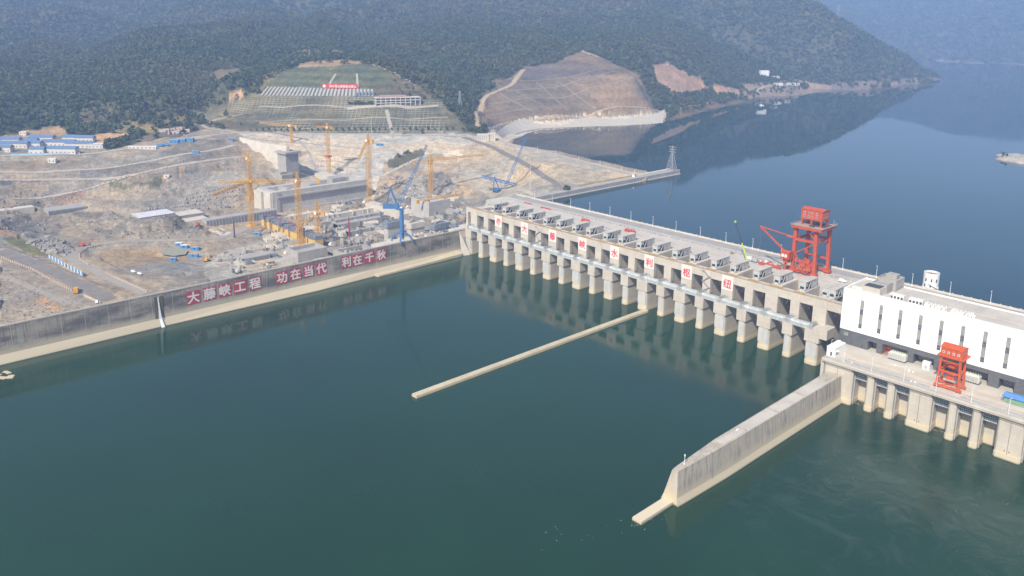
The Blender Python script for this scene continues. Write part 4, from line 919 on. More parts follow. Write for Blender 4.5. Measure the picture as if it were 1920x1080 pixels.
# condensers and vents along the roof edge
M['ac'] = plain('cream_unit', (.68, .67, .62), .5, var=.05)
def cooler(x, y, label, wide):
    o = empty('cooling_unit', (x, y, RF)); tag(o, label, 'air conditioner', 'cooling units on the powerhouse roof')
    b = MB(); b.box(-wide/2, wide/2, -1.5, 1.5, .5, 3.3); b.box(-wide/2+.1, wide/2-.1, -1.4, 1.4, 0, .5); b.build('case', M['white_paint'], o)
    for i in range(4):
        q = MB(); X = -wide/2+wide*(i+.5)/4; q.box(X-.62, X+.62, -1.54, -1.49, .9, 2.3); q.build('louvre', M['dark'], o)
cooler(380.0, -12.4, 'white roof cooling unit with four louvres beside the plant room', 7.4); cooler(390.2, -12.4, 'white roof cooling unit with four louvres nearer the round vents', 7.4)
vv = None
for i in range(42):
    if i < 5: x, y = 355.2+i*1.25, -13.6+(i % 2)*.6
    else: x, y = 395.6+((i-5)//3)*1.85 + (2.4 if i > 22 else 0), -14.2+((i-5) % 3)*1.7
    b = None
    if vv is None:
        vv = empty('vent_cowl', (x, y, RF)); tag(vv, 'cream round-topped vent on the white building roof', 'vent', 'cream vents along the roof edge')
        b = MB(); b.box(-.65, .65, -.6, .6, 0, 1.5); b.build('stack', M['ac'], vv)
        b = MB(); b.tube((0, -.75, 1.75), (0, .75, 1.75), .72, .72, 8); b.build('cowl', M['ac'], vv); o = vv
    else: o = copy_tree(vv); o.location = (x, y, RF); o.rotation_euler.z = random.choice((0, math.pi/2, .3))
    o['label'] = 'cream round-topped vent beside the roof plant room' if i < 5 else 'cream round-topped vent in the cluster along the white building roof edge'
# round white tower upstream of the crest
o = empty('round_tower', (366.2, 78, 34)); tag(o, 'round white intake tower with small windows behind the dam parapet', 'tower')
b = MB(); n = 28
def ring(r, z): return [(r*math.cos(2*math.pi*i/n), r*math.sin(2*math.pi*i/n), z) for i in range(n)]
b.loft([ring(5.0, 0), ring(5.0, 7.5), ring(4.75, 8.5), ring(4.75, 17.4), ring(4.35, 17.4), ring(4.35, 16)]); b.build('wall', M['white_paint'], o, smooth=False)
b = MB(); b.loft([ring(4.34, 15.8), ring(4.34, 16.1)]); b.build('roof', M['brown_wood'], o)
for a, z in ((-110,12),(-68,12),(-30,11.8),(-115,8.2),(-72,8.2)):
    a = math.radians(a); q = MB(); q.obox((4.74*math.cos(a), 4.74*math.sin(a), z), .22, .8, 2.0, a); q.build('window', M['glass'], o)
q = MB()
for i in range(8):
    a = math.radians(-20 - i*9); q.obox((5.3*math.cos(a), 5.3*math.sin(a), 7.5+i*.5), 1.3, .9, .2, a); q.obox((5.8*math.cos(a), 5.8*math.sin(a), 7.5+i*.5), .12, .9, 1.2, a)
q.build('stair', M['white_paint'], o)
# ------------------------------------------------------------------ divider wall, jetty, guide wall
M['conc_wall'] = concrete('wall_concrete', (.45, .405, .33), (.12, .108, .09), .95, band=(.5, .435, .31), bandz=6.0, lifts=2.6)
o = empty('divider_wall', (0, 0, 0)); tag(o, 'tall battered concrete divider wall with a pale tide band, below the powerhouse corner', 'wall')
b = MB(); rings = []
for Y, tl, tr, bl, br in ((-43.9, 358.4, 366.6, 355.5, 368.6), (-100, 358.7, 366.2, 355.6, 368.2), (-158, 359.0, 365.6, 356.2, 367.9), (-192, 361.2, 364.7, 357.2, 366.7), (-195.6, 361.6, 364.5, 357.3, 366.4)):
    rings.append([(bl, Y-(1.2 if Y < -195 else 0), -6), (br, Y-(1.2 if Y < -195 else 0), -6), (br, Y-(1.2 if Y < -195 else 0), .6), (br-1.15, Y-(.6 if Y < -195 else 0), 3.6), (tr, Y, 16), (tl, Y, 16), (bl+1.0, Y-(.6 if Y < -195 else 0), 3.6), (bl, Y-(1.2 if Y < -195 else 0), .6)])
b.loft(rings); b.build('body', M['conc_wall'], o)
b = MB(); b.box(366.35, 366.75, -170.4, -169.9, 3.6, 3.7); b.add([(365.3,-170.3,15.9),(365.42,-170.3,15.9),(366.62,-170.3,4.2),(366.5,-170.3,4.2),(365.5,-170.9,15.9),(365.6,-170.9,15.9),(366.8,-170.9,4.2),(366.7,-170.9,4.2)], [(0,1,2,3),(4,5,6,7),(1,5,6,2),(0,4,7,3)]); b.build('drain_pipe', M['steel'], o)
b = MB()
for (x0, x1, y0, y1) in ((360.6, 364.6, -160, -140), (359.6, 365.4, -139, -112), (359.5, 365.6, -110, -84), (359.3, 365.8, -82, -58)): b.box(x0, x1, y0, y1, 16.0, 16.1)
b.build('top_slab', M['conc_deck'], o)
o = empty('signal_post', (362.6, -188, 16)); tag(o, 'thin white signal post on the tip of the divider wall', 'post')
b = MB(); b.tube((0,0,0), (0,0,4.2), .12); b.box(-.3, .3, -.3, .3, 0, .25); b.build('pole', M['white_paint'], o)
b = MB(); b.tube((0,0,4.2), (0,0,4.9), .3, .2); b.box(-.35,.35,-.1,.1,3.9,4.2); b.build('lamp', M['white_paint'], o)
o = MB(); o.box(-.4,.4,-.6,.6,0,.5); o.bar((0,0,.4),(.5,.5,1.0),.2); o = o.build('camera_box', M['white_paint']); o.location = (361.6, -143, 16.1); tag(o, 'small white instrument box on top of the divider wall', 'box')
b = MB(); b.sweep([(357.9, -5), (363.9, -5), (363.6, 1.5), (358.9, 1.7)], 'Y', -219, -196.2); o = b.build('toe_beam', M['conc']); tag(o, 'low pale concrete beam running out from the divider wall tip', 'beam')
b = MB(); b.sweep([(199.4, -5), (204.9, -5), (204.6, 1.4), (204.2, 1.9), (200.9, 1.9), (200.2, 1.4)], 'Y', -218, -7.0)
M['jetty'] = concrete('jetty_concrete', (.52, .45, .31), (.28, .22, .14), .5); o = b.build('training_wall', M['jetty']); tag(o, 'long low tan training wall running from the dam into the river', 'wall')
gw = empty('guide_wall', (0, 0, 0)); tag(gw, 'long dark weathered guide wall with red letter squares, left of the river', 'wall')
b = MB(); rings = []
for Y, tx in ((-900, 1.0), (-380, 1.2), (-283, .6), (-200, 2.6), (-160, 3.4), (-108, 1.0), (-60, 1.0), (-15, 1.0), (36, 1.0)):
    rings.append([(-9.5, Y, -8), (tx+1.2, Y, -8), (tx, Y, .4), (-2.6, Y, 5.2), (-3.2, Y, 22.6), (-6.2, Y, 22.6), (-9.5, Y, 16)])
b.loft(rings); b.build('body', M['conc_dark'], gw)
b = MB(); b.box(-3.6, -3.05, -900, -3, 22.6, 23.5); b.box(-6.2, -3.6, -900, -3, 22.6, 22.68); b.build('parapet', M['conc_pale'], gw)
b = MB(); b.add([(-2.5,-15,5),(-2.5,-109,2.2),(4.6,-107,1.2),(3.4,-60,1.6),(1.8,-15,2.4),(4.8,-107,-4),(3.6,-60,-4),(2.0,-15,-4),(-2.5,-109,-4)], [(0,1,2,3,4),(2,5,6,3),(3,6,7,4),(1,8,5,2)]); b.build('apron', M['jetty'], gw)
b = MB(); b.add([(-3,-15,22),(-3,-7.6,22),(-3,-7.6,-4),(4.5,-7.6,-4),(1.2,-15,-4),(4.0,-8,2),(-2.4,-10,12)], [(0,1,6),(0,6,5,4),(1,2,3,5,6),(4,5,3)]); b.box(-12, -5.5, -20, 0, -6, 23.2); b.build('abutment', M['conc_pale'], gw)
b = MB()
for i in range(26):
    Y = -20-14*i; b.add([(-2.55, Y, 5.3), (-2.55, Y-.22, 5.3), (-3.12, Y-.22, 22.5), (-3.12, Y, 22.5)], [(0,1,2,3)])
b.build('joint_line', M['conc_pale'], gw)
signs = [('大',362.7,557.5,'great, first'),('藤',393,550.5,'vine, second'),('峡',421.7,544,'gorge, third'),('工',450,537.5,'labour, fourth'),('程',478,531,'procedure, fifth'),
         ('功',528.7,520.5,'merit, first'),('在',554,513.7,'at, second'),('当',578.7,508,'present, third'),('代',602.7,503,'era, fourth'),
         ('利',649.3,491,'benefit, first'),('在',670.2,487.2,'at, second'),('千',692.7,482.3,'thousand, third'),('秋',715,477.7,'autumn, last')]
for i, (ch, x, y, en) in enumerate(signs):
    P = at(x, y, X=-2.85); grp = ('left group', 'middle group', 'right group')[0 if i < 5 else 1 if i < 9 else 2]
    o = empty('letter_square', (-2.86, P.y, P.z)); o.rotation_euler = (0, math.atan2(-.6, 17.4), 0)
    tag(o, 'crimson square with white character meaning %s in the %s on the guide wall' % (en, grp), 'sign', 'crimson letter squares on the guide wall')
    b = MB(); b.box(-.05, .12, -4.7, 4.7, -4.8, 4.8); b.build('panel', M['crimson'], o)
    glyph(ch, 8.6, M['sign_white'], o, (.16, 0, 0), (math.pi/2, 0, math.pi/2), sx=1.05, bold=.024)
# outfall through the guide wall
o = empty('outfall', (0, 0, 0)); tag(o, 'white stream of water pouring down a notch in the guide wall', 'waterfall')
P = at(301, 600, X=-1.5); Y0 = P.y
M['foam'] = plain('white_foam', (.8, .83, .84), .4, var=.1, sc=1.5)
b = MB(); b.add([(-2.9,Y0-.4,20.5),(-2.9,Y0+.3,20.5),(-1.9,Y0+.5,12),(-1.9,Y0-.6,12),(-1.0,Y0+.9,5),(-1.0,Y0-.8,5),(2.2,Y0+1.4,.05),(2.2,Y0-1.0,.05)], [(0,1,2,3),(3,2,4,5),(5,4,6,7)]); b.build('stream', M['foam'], o)
b = MB(); b.box(-3.2, -2.6, Y0-2.8, Y0-1.0, .4, 21); b.box(-3.2, -2.6, Y0+1.0, Y0+3.0, .4, 21)
M['moss'] = plain('mossy_stain', (.12, .10, .055), .9, var=.4, sc=.4); b.build('stain_strip', M['moss'], o)
# drift foam on the current off the beam tip and eddies below the tailrace
rn = random.Random(3); b = MB()
def fleck(x, y, s):
    a = rn.random()*6.28; n = 6; b.add([(x+s*rn.uniform(.5,1.3)*math.cos(a+i*1.05)*1.6, y+s*rn.uniform(.4,1)*math.sin(a+i*1.05), .03) for i in range(n)], [tuple(range(n))])
for i in range(30):
    u = rn.random()**1.4; p = at(1250-u*240, 970+u*45+rn.gauss(0, 5+18*u), .03); fleck(p.x, p.y, rn.uniform(.05,.2))
for i in range(25): fleck(rn.uniform(385,470), rn.uniform(-150,-60), rn.uniform(.04,.14))
o = b.build('foam', M['foam']); tag(o, kind='stuff')
b = MB()
for (a1, b0) in ((372.6,380.2),(384.2,391.2),(395.2,402.6),(414.4,422.3)):
    for i in range(26): b.obox((rn.uniform(a1+.4,b0-.4), rn.uniform(-38.5,-33.8), -.1), rn.uniform(.3,1.6), rn.uniform(.2,.6), .2, rn.random()*3)
o = b.build('debris', M['brown_wood']); tag(o, kind='stuff')
# upstream guide wall with the pylon
b = MB(); b.sweep([(-20, 20), (1.5, 20), (1.5, RES+.3), (.3, RES+.9), (.2, CREST-.2), (-.4, CREST), (-7.2, CREST), (-7.2, 38)], 'Y', 70, 316)
o = b.build('approach_wall', M['conc_grey']); tag(o, 'grey concrete approach wall reaching into the reservoir under the pylon', 'wall')
b = MB(); b.box(-13, -7.4, 250, 314, 38, CREST+.3)
o = b.build('approach_walk', M['conc_deck']); tag(o, 'wider concrete landing at the end of the approach wall', 'landing')
# ------------------------------------------------------------------ roads and tracks on the ground
M['dust'] = plain('pale_dust_road', (.43, .38, .305), .95, var=.12, sc=.12, dirt=(.36, .31, .25))
M['mid_road'] = plain('grey_dust_road', (.31, .28, .24), .95, var=.12, sc=.12, dirt=(.36, .32, .27))
M['dark_road'] = plain('dark_gravel_road', (.20, .18, .165), .95, var=.15, sc=.12, dirt=(.26, .235, .205))
M['pale_line'] = plain('pale_concrete_line', (.36, .325, .265), .9)
M['faint_line'] = plain('faint_drain_line', (.27, .215, .16), .9)
M['tan_track'] = plain('tan_track', (.40, .31, .21), .95, var=.15)
for (name, pts, wd, mt), L_ in zip(ROADS, ROAD_LINES):
    ribbon(name, L_, wd, M[mt], .22)
# lined bank along the reservoir arm
T_ = [at(x, y, 47.5 if i > 0 else 50) for i, (x, y) in enumerate(BANK_TOP)]; F_ = [at(x, y, 35.2) for x, y in BANK_FOOT]
def dense(L, n=6): return [L[i].lerp(L[i+1], j/n) for i in range(len(L)-1) for j in range(n)] + [L[-1]]
T_, F_ = dense(T_), dense(F_); b = MB(); nl = 7
rows_ = [[t.lerp(f_, j/(nl-1)) + Vector((0,0,.35*math.sin(math.pi*j/(nl-1)))) for j in range(nl)] for t, f_ in zip(T_, F_)]
b.add([q for r in rows_ for q in r], [(i*nl+j, i*nl+j+1, (i+1)*nl+j+1, (i+1)*nl+j) for i in range(len(rows_)-1) for j in range(nl-1)])
b.add([r[0] for r in rows_] + [r[0]+Vector((-4,5,.2)) for r in rows_], [(i, i+1, len(rows_)+i+1, len(rows_)+i) for i in range(len(rows_)-1)])
M['bank'] = concrete('bank_lining', (.50,.455,.375), (.38,.34,.27), .5)
o = b.build('lined_bank', M['bank'], smooth=True); tag(o, 'smooth pale concrete lined bank curving along the reservoir below the brown hill', 'embankment')
# pond in the pit
P0 = on_ground(318, 472); pz = P0.z
poly = [at(x, y, pz+.9) for x, y in ((290,465),(300,461),(318,464),(340,466),(352,470),(348,477),(325,480),(305,477),(298,470))]
M['pond'] = plain('pond_water', (.30, .29, .20), .25); M['pond'].node_tree.nodes['Principled BSDF'].inputs['IOR'].default_value = 1.33
o = MB().add(poly, [tuple(range(len(poly)))]).build('pond_water', M['pond']); tag(o, kind='structure')

# ------------------------------------------------------------------ tower cranes
def lattice(b, p, q, w0, w1=None, n=10, t=.28, updir=(0,0,1)):
    """square lattice boom from p to q"""
    p, q = Vector(p), Vector(q); w1 = w1 or w0; d = (q-p).normalized(); u = Vector(updir)
    if abs(d.dot(u)) > .95: u = Vector((1,0,0))
    x = d.cross(u).normalized(); y = x.cross(d); prev = None
    for i in range(n+1):
        c = p.lerp(q, i/n); w = w0 + (w1-w0)*i/n
        k = [c + x*sx*w/2 + y*sy*w/2 for sx, sy in ((-1,-1),(1,-1),(1,1),(-1,1))]
        if prev:
            for j in range(4):
                b.bar(prev[j], k[j], t)
                b.bar(prev[j], k[(j+1) % 4], t*.6) if i % 2 else b.bar(prev[(j+1) % 4], k[j], t*.6)
        for j in range(4): b.bar(k[j], k[(j+1) % 4], t*.6)
        prev = k
def tower_crane(base, top_py, jib_px, counter_px, label, mw=3.0, peak=7, colour='yellow', luff=None, jw=2.2, collar=False, base_z=None):
    """mast foot at a photo point, mast head at pixel row top_py, jib reaching the photo point jib_px at the head's height"""
    f = on_ground(*base) if base_z is None else at(*base, base_z); lo, hi = 1.0, 160.0
    for _ in range(40):
        m_ = (lo+hi)/2
        if proj((f.x, f.y, f.z+m_))[1] > top_py: lo = m_
        else: hi = m_
    H = lo; o = empty('tower_crane', f); tag(o, label, 'tower crane', 'tower cranes on the construction site')
    mt = M[colour]
    b = MB(); lattice(b, (0,0,1), (0,0,H), mw, mw, max(6, int(H/3.2)), .34); b.build('mast', mt, o)
    b = MB(); b.box(-mw, mw, -mw, mw, -1.5, 1.2); b.box(-mw*.7, mw*.7, -mw*.7, mw*.7, 1.2, 2.2); b.build('base', mt, o)
    b = MB(); b.box(-mw*.62, mw*.62, -mw*.62, mw*.62, H-.5, H+1.6); b.build('slewing_ring', mt, o)
    hd = Vector((0,0,H+2)); J = at(*jib_px, f.z+H+2) - f if luff is None else Vector(luff)
    jd = Vector((J.x, J.y, 0)).normalized()
    b = MB(); n = max(5, int(J.length/3.5)); lattice(b, hd + jd*1.2, J + Vector((0,0,0)) if luff else Vector((J.x, J.y, H+2)), jw, jw*.7, n, .3); b.build('jib', mt, o)
    b = MB(); lattice(b, (0,0,H+1.6), (0,0,H+1.6+peak), mw*.7, .5, 4, .3); b.build('tower_head', mt, o)
    cl = counter_px; C_ = -jd*cl
    b = MB(); b.bar(hd, hd + C_, 1.8, .5); b.bar(hd + Vector((0,0,peak*.95)), hd + C_, .22)
    tip = (Vector((J.x, J.y, H+2)) if luff is None else J)
    b.bar(hd + Vector((0,0,peak*.95)), hd.lerp(tip, .65), .2); b.build('counter_jib', mt, o)
    b = MB(); b.obox(hd + C_*.9 - Vector((0,0,3.2)), 3.0, 2.2, 3.4, math.atan2(jd.y, jd.x)); b.build('counterweight', mt if colour == 'yellow' else M['white_paint'], o)
    c_ = Vector((-jd.y, jd.x, 0))*1.9 + jd*1.0
    b = MB(); b.obox(hd + c_ - Vector((0,0,1.6)), 2.2, 1.8, 2.4, math.atan2(jd.y, jd.x)); b.build('cab', M['white_paint'], o)
    if collar: b = MB(); b.box(-4.5, 4.5, -2.6, 2.6, H*.42, H*.42+1.6); b.build('collar', M['red'], o)
    return o
tower_crane((472,424), 343, (398,366), 9, 'yellow tower crane with its jib dipping left before the rock slope', 3.8)
tower_crane((470,372), 300, (455,290), 6, 'slim yellow crane behind the leftmost mast, jib at the rubble road', 3.0, 6)
tower_crane((563,462), 342, (408,342), 20, 'tall yellow tower crane with long jib stretching left over the lock block', 3.8, 8)
tower_crane((597,461), 402, (0,0), 6, 'short yellow crane with folded boom beside the yellow piers', 3.6, 12, luff=(-16,-14,12))
tower_crane((617,332), 241, (0,0), 5, 'orange-yellow crane with raised boom against the concrete slope', 3.4, 5, luff=(-4,-12,62), collar=True)
tower_crane((693,381), 266, (0,0), 5, 'yellow crane with short drooping boom standing right of the raised-boom crane', 3.8, 9, luff=(-12,-6,48))
tower_crane((808,373), 303, (908,290), 22, 'yellow tower crane with long jib pointing right over the bare slope', 3.4, 7)
tower_crane((802,405), 377, (868,364), 13, 'low yellow crane before the half built piers near the dam end', 3.0, 3)
tower_crane((547,266), 238, (487,230), 10, 'small distant yellow crane before the green gridded hill', 2.6, 2)

# blue portal crane standing on the guide wall
f = at(742, 446, 23.5); o = empty('portal_crane', (-7.5, f.y, 22.7)); tag(o, 'bright blue level-luffing crane with lattice boom standing on the guide wall', 'crane')
def px_on(o_, x, y):                                             # local point on the crane's own picture-facing plane
    n_ = Vector((CM[2][0], CM[2][1], 0)).normalized(); d = Vector(ray(x, y)); c0 = Vector(CAMP); t_ = (o_.location - c0).dot(n_)/d.dot(n_)
    return c0 + d*t_ - o_.location
top = px_on(o, 741, 392)
b = MB(); b.tube((0,0,6), (0,0,top.z), 2.0, 1.7, 14); b.build('pillar', M['blue'], o)
for sx, sy in ((-1,-1),(1,-1),(1,1),(-1,1)):
    b = MB(); pts = [Vector((sx*6.2, sy*6.2, 0)), Vector((sx*5.6, sy*5.6, 3.2)), Vector((sx*3.4, sy*3.4, 6.0)), Vector((0,0,8.2))]
    for p, q in zip(pts[:-1], pts[1:]): b.bar(p, q, 1.3, 1.5)
    b.build('leg', M['blue'], o)
a = math.atan2(CM[0][1], CM[0][0])
b = MB(); b.obox((0,0,top.z), 4.6, 4.6, 1.2, a); c_ = px_on(o, 733, 389); b.obox((c_.x, c_.y, top.z+.6), 13, 4.4, 3.8, a); b.build('machine_house', M['blue'], o)
b = MB(); p0, p1, p2 = px_on(o, 746, 387), px_on(o, 731, 351), px_on(o, 725, 387)
b.bar(p0, p1, 1.5); b.bar(p2, p1, .6); b.build('mast_frame', M['blue'], o)
b = MB(); tip = px_on(o, 800, 273); lattice(b, px_on(o, 747, 386), tip, 2.6, 1.5, 20, .34); b.bar(p1, tip, .16); b.build('boom', M['blue'], o)
b = MB(); c_ = px_on(o, 752, 391); b.obox((c_.x, c_.y, top.z-.5), 2.4, 2.2, 2.6, a); b.build('cab', M['white_paint'], o)
# blue crawler crane behind the dam end
f = on_ground(932, 360); o = empty('crawler_crane', f); tag(o, 'blue crawler crane with tall lattice boom behind the left dam end', 'crane')
b = MB()
for s in (-2.4, 2.4): b.box(-4.5, 4.5, s-.6, s+.6, 0, 1.5)
b.build('tracks', M['dark'], o)
b = MB(); b.box(-5, 3, -2, 2, 1.6, 4.4); b.build('house', M['blue'], o)
b = MB(); lattice(b, px_on(o, 947, 352), px_on(o, 987, 256), 3.0, 1.6, 22, .34); b.build('boom', M['blue'], o)
b = MB(); b.bar(px_on(o, 937, 358), px_on(o, 927, 331), 1.2); b.bar(px_on(o, 925, 358), px_on(o, 927, 331), .7); b.bar(px_on(o, 927, 331), px_on(o, 987, 256), .14); b.build('mast_frame', M['blue'], o)
M['stripe'] = plain('pale_blue_white', (.55, .6, .66), .5)
s = empty('boom_section', f + px_on(o, 936, 340)); tag(s, 'blue and white striped boom section held level beside the crawler crane', 'boom section')
A_, B_ = px_on(o, 904, 331), px_on(o, 969, 347); mid = px_on(o, 936, 340)
b = MB(); lattice(b, A_-mid, B_-mid, 2.6, 2.6, 14, .5); b.build('lattice', M['blue'], s)
b = MB()
for i in range(0, 14, 2): b.bar((A_-mid).lerp(B_-mid, i/14), (A_-mid).lerp(B_-mid, (i+1)/14), 2.0)
b.build('white_band', M['stripe'], s)

# ------------------------------------------------------------------ gantry cranes
g = empty('gantry_crane', (0, 0, 0)); tag(g, 'tall red gantry crane with windowed machine house on the dam crest', 'gantry crane')
R_ = M['red']
for x, y in ((288.6, 41), (304.6, 41), (306.6, 56.4), (290.4, 56.4)):
    b = MB(); tx = x + (.4 if x < 297 else -1.2); ty = y + (.3 if y < 50 else -.4)
    b.loft([[(x+sx*.95, y+sy*.95, 43.2) for sx, sy in ((-1,-1),(1,-1),(1,1),(-1,1))], [(tx+sx*1.2, ty+sy*1.15, 73.2) for sx, sy in ((-1,-1),(1,-1),(1,1),(-1,1))]])
    b.box(x-2.2, x+2.2, y-1.6, y+1.6, 41.9, 43.6); lg = b.build('leg', R_, g)
    w_ = MB()
    for d in (-1.4, 0, 1.4): w_.tube((x+d, y-.3, 41.75), (x+d, y+.3, 41.75), .55, .55, 10)
    w_.build('wheel', M['dark'], lg)
for bb in (((288.6,41,64.8),(304,41,64.8),1.3,1.7), ((290.4,56.4,65.4),(306,56.4,65.4),1.3,1.7), ((304.2,41,65),(306,56.4,65),1.2,1.5), ((289,41,65),(290.6,56.4,65),1.2,1.5), ((290.4,56.4,51.5),(306.4,56.4,51.5),1.1,1.3), ((288.6,41,50),(304.6,41,50),1.0,1.2), ((288.6,41,43),(304.6,41,43),1.3,1.6), ((290.4,56.4,43.4),(306.6,56.4,43.4),1.3,2.0)):
    b = MB(); b.bar(*bb); b.build('cross_beam', R_, g)
b = MB(); b.bar((296,41,73),(303.5,41,66.5),.7); b.bar((303.5,41,64),(289.5,41,55),.7); b.bar((289.5,41,55),(297,41,43.6),.7); b.build('brace', R_, g)
b = MB(); b.box(286.9, 308.6, 37.6, 59, 73.2, 74.9); gp = b.build('platform', R_, g)
M['dusty_red'] = plain('dusty_red', (.40,.24,.18), .8, var=.2); q = MB(); q.box(286.6, 309, 37.3, 59.4, 74.92, 75.1); q.build('floor', M['dusty_red'], gp)
b = MB()
for z in (75.6, 76.2): b.box(286.6,309,37.3,37.4,z,z+.08); b.box(308.9,309,37.4,59.3,z,z+.08); b.box(286.6,286.7,37.4,59.3,z,z+.08)
for i in range(12): b.box(286.6+i*2,286.7+i*2,37.3,37.4,75.1,76.3); b.box(308.9,309,37.3+i*2,37.4+i*2,75.1,76.3)
for i in range(3): b.box(306.6+i*.9,306.75+i*.9,58,58.15,75.1,79-i)
b.build('railing', M['steel'], gp)
b = MB(); b.box(297.6, 307.5, 44, 54, 75.12, 75.5); b.obox((300,41,75.1), 3,2,1.2); b.build('hoist_deck', M['dark'], gp)
b = MB(); b.box(290.4, 305.6, 43.4, 53.4, 79.2, 85.8); b.add([(290.1,43.1,85.8),(305.9,43.1,85.8),(305.9,53.7,85.8),(290.1,53.7,85.8),(290.1,48.4,87.0),(305.9,48.4,87.0)], [(0,1,5,4),(2,3,4,5),(1,2,5),(3,0,4)]); b.add([(290.1,43.1,85.78),(305.9,43.1,85.78),(305.9,53.7,85.78),(290.1,53.7,85.78)], [(0,1,2,3)])
for x, y in ((291.2,44),(304.8,44),(291.2,52.8),(304.8,52.8),(298,44)): b.box(x-.5,x+.5,y-.5,y+.5,75.1,79.2)
mh = b.build('machine_house', R_, g)
for x in (292.8, 296.0, 298.0, 301.6):
    for z in (80.6, 83.0):
        q = MB(); q.box(x-.55,x+.55,43.33,43.38,z,z+1.35); w_ = q.build('window', M['white_paint'], mh); q = MB(); q.box(x-.42,x+.42,43.3,43.325,z+.15,z+1.2); q.build('pane', M['glass'], w_)
for y in (45.5, 48.2, 50.9):
    for z in (80.6, 83.0):
        q = MB(); q.box(305.63,305.68,y-.6,y+.6,z,z+1.35); w_ = q.build('window', M['white_paint'], mh); q = MB(); q.box(305.685,305.71,y-.45,y+.45,z+.15,z+1.2); q.build('pane', M['glass'], w_)
# side jib with its cab
b = MB(); b.bar((286.8,35.5,55.0),(266.5,35.0,69.5),.95); b.bar((288.4,40,66.0),(266.5,35.0,70.0),.6); b.bar((288.4,40,66),(284,38.4,66.6),1.6,1.3); b.box(265.6,267.4,34.4,35.6,69.0,70.6); b.bar((266.3,35,69),(266.3,35,46),.08); b.build('side_jib', R_, g)
b = MB(); b.box(283.6,289.6,32.6,38.4,51.4,56.2); b.add([(283.4,32.4,56.2),(289.8,32.4,56.2),(289.8,38.6,56.2),(283.4,38.6,56.2),(283.4,35.5,57.0),(289.8,35.5,57.0)],[(0,1,5,4),(2,3,4,5),(1,2,5),(3,0,4),(3,2,1,0)]); b.box(285,288.5,34,38,48.6,51.4); b.bar((286,36,43),(286,36,48.6),1.1)
cb = b.build('cab', R_, g)
for x in (285.2, 287.4): q = MB(); q.box(x-.8,x+.8,32.53,32.58,52.8,54.8); q.build('window', M['white_paint'], cb)
for x in (293.2, 298.6):
    q = MB(); n = 20
    for i in range(n):
        a0, a1 = 2*math.pi*i/n, 2*math.pi*(i+1)/n
        q.bar((x+2.5*math.cos(a0),39.3,45.0+2.5*math.sin(a0)),(x+2.5*math.cos(a1),39.3,45.0+2.5*math.sin(a1)),.45)
        q.bar((x,39.3,45),(x+2.5*math.cos(a0),39.3,45+2.5*math.sin(a0)),.1)
    q.tube((x,38.9,45),(x,39.8,45),1.0,1.0,12); q.build('cable_reel', M['rust'] if 0 else M['orange'], g)
b = MB(); b.obox((300.5,39.5,49.8),2.6,2.6,3.0); b.obox((297,39.6,46.8),3,1.8,3.2); b.obox((302,39,45),2,2,3.4); b.build('winch', R_, g)
# small orange gantry on the tailrace deck
g = empty('gantry_crane', (413.6, -37.4, DK)); tag(g, 'small orange-red gantry crane standing on the tailrace deck rails', 'gantry crane')
O_ = M['orange']; LX, LY = 10.8, 6.8
for x in (0, LX):
    for y in (0, LY):
        tx = x + (.9 if x == 0 else -.9); b = MB()
        b.loft([[(x+sx*.5, y+sy*.5, 1.6) for sx, sy in ((-1,-1),(1,-1),(1,1),(-1,1))], [(tx+sx*.55, y+sy*.5, 17.6) for sx, sy in ((-1,-1),(1,-1),(1,1),(-1,1))]]); b.box(x-1.3,x+1.3,y-.6,y+.6,.7,1.8); lg = b.build('leg', O_, g)
        q = MB(); [q.tube((x+d,y-.2,.42),(x+d,y+.2,.42),.4,.4,10) for d in (-.8,.8)]; q.build('wheel', M['dark'], lg)
for bb in [q for y in (0, LY) for q in (((0,y,1.4),(LX,y,1.4),.8,1.0), ((.4,y,9.6),(LX-.4,y,9.6),.7,.9), ((.7,y,15.2),(LX-.7,y,15.2),.5,.6))] + [((x,0,9.6),(x,LY,9.6),.6,.7) for x in (.5, LX-.5)]:
    b = MB(); b.bar(*bb); b.build('cross_beam', O_, g)
b = MB(); b.box(-1.0,LX+1.0,-1.4,LY+2,17.6,18.3); b.build('platform', O_, g)
b = MB(); b.box(.3,LX-.2,-.7,LY+.6,18.3,22.6); b.add([(0,-1,22.6),(LX+.1,-1,22.6),(LX+.1,LY+.9,22.6),(0,LY+.9,22.6),(0,LY/2,24.0),(LX+.1,LY/2,24.0)],[(0,1,5,4),(2,3,4,5),(1,2,5),(3,0,4),(3,2,1,0)]); mh = b.build('machine_house', O_, g)
for i in range(4):
    X = 1.7+i*2.4; q = MB(); q.box(X-.55,X+.55,-.75,-.71,19.6,20.8); w_ = q.build('window', M['white_paint'], mh); q = MB(); q.box(X-.35,X-.05,-.78,-.755,19.8,20.6); q.box(X+.05,X+.35,-.78,-.755,19.8,20.6); q.build('pane', M['glass'], w_)
b = MB(); b.obox((5.4,3.4,11.5),3,2.4,2.2); b.bar((5.4,3.4,17.6),(5.4,3.4,13.6),.3); b.bar((2,3.4,12.6),(9,3.4,12.6),.5); b.obox((5.4,3.4,5),4,3,2.2); b.bar((1,0,4),(LX-1,0,1.6),.3); b.bar((1,0,1.6),(LX-1,0,4),.3); b.build('hoist', O_, g)

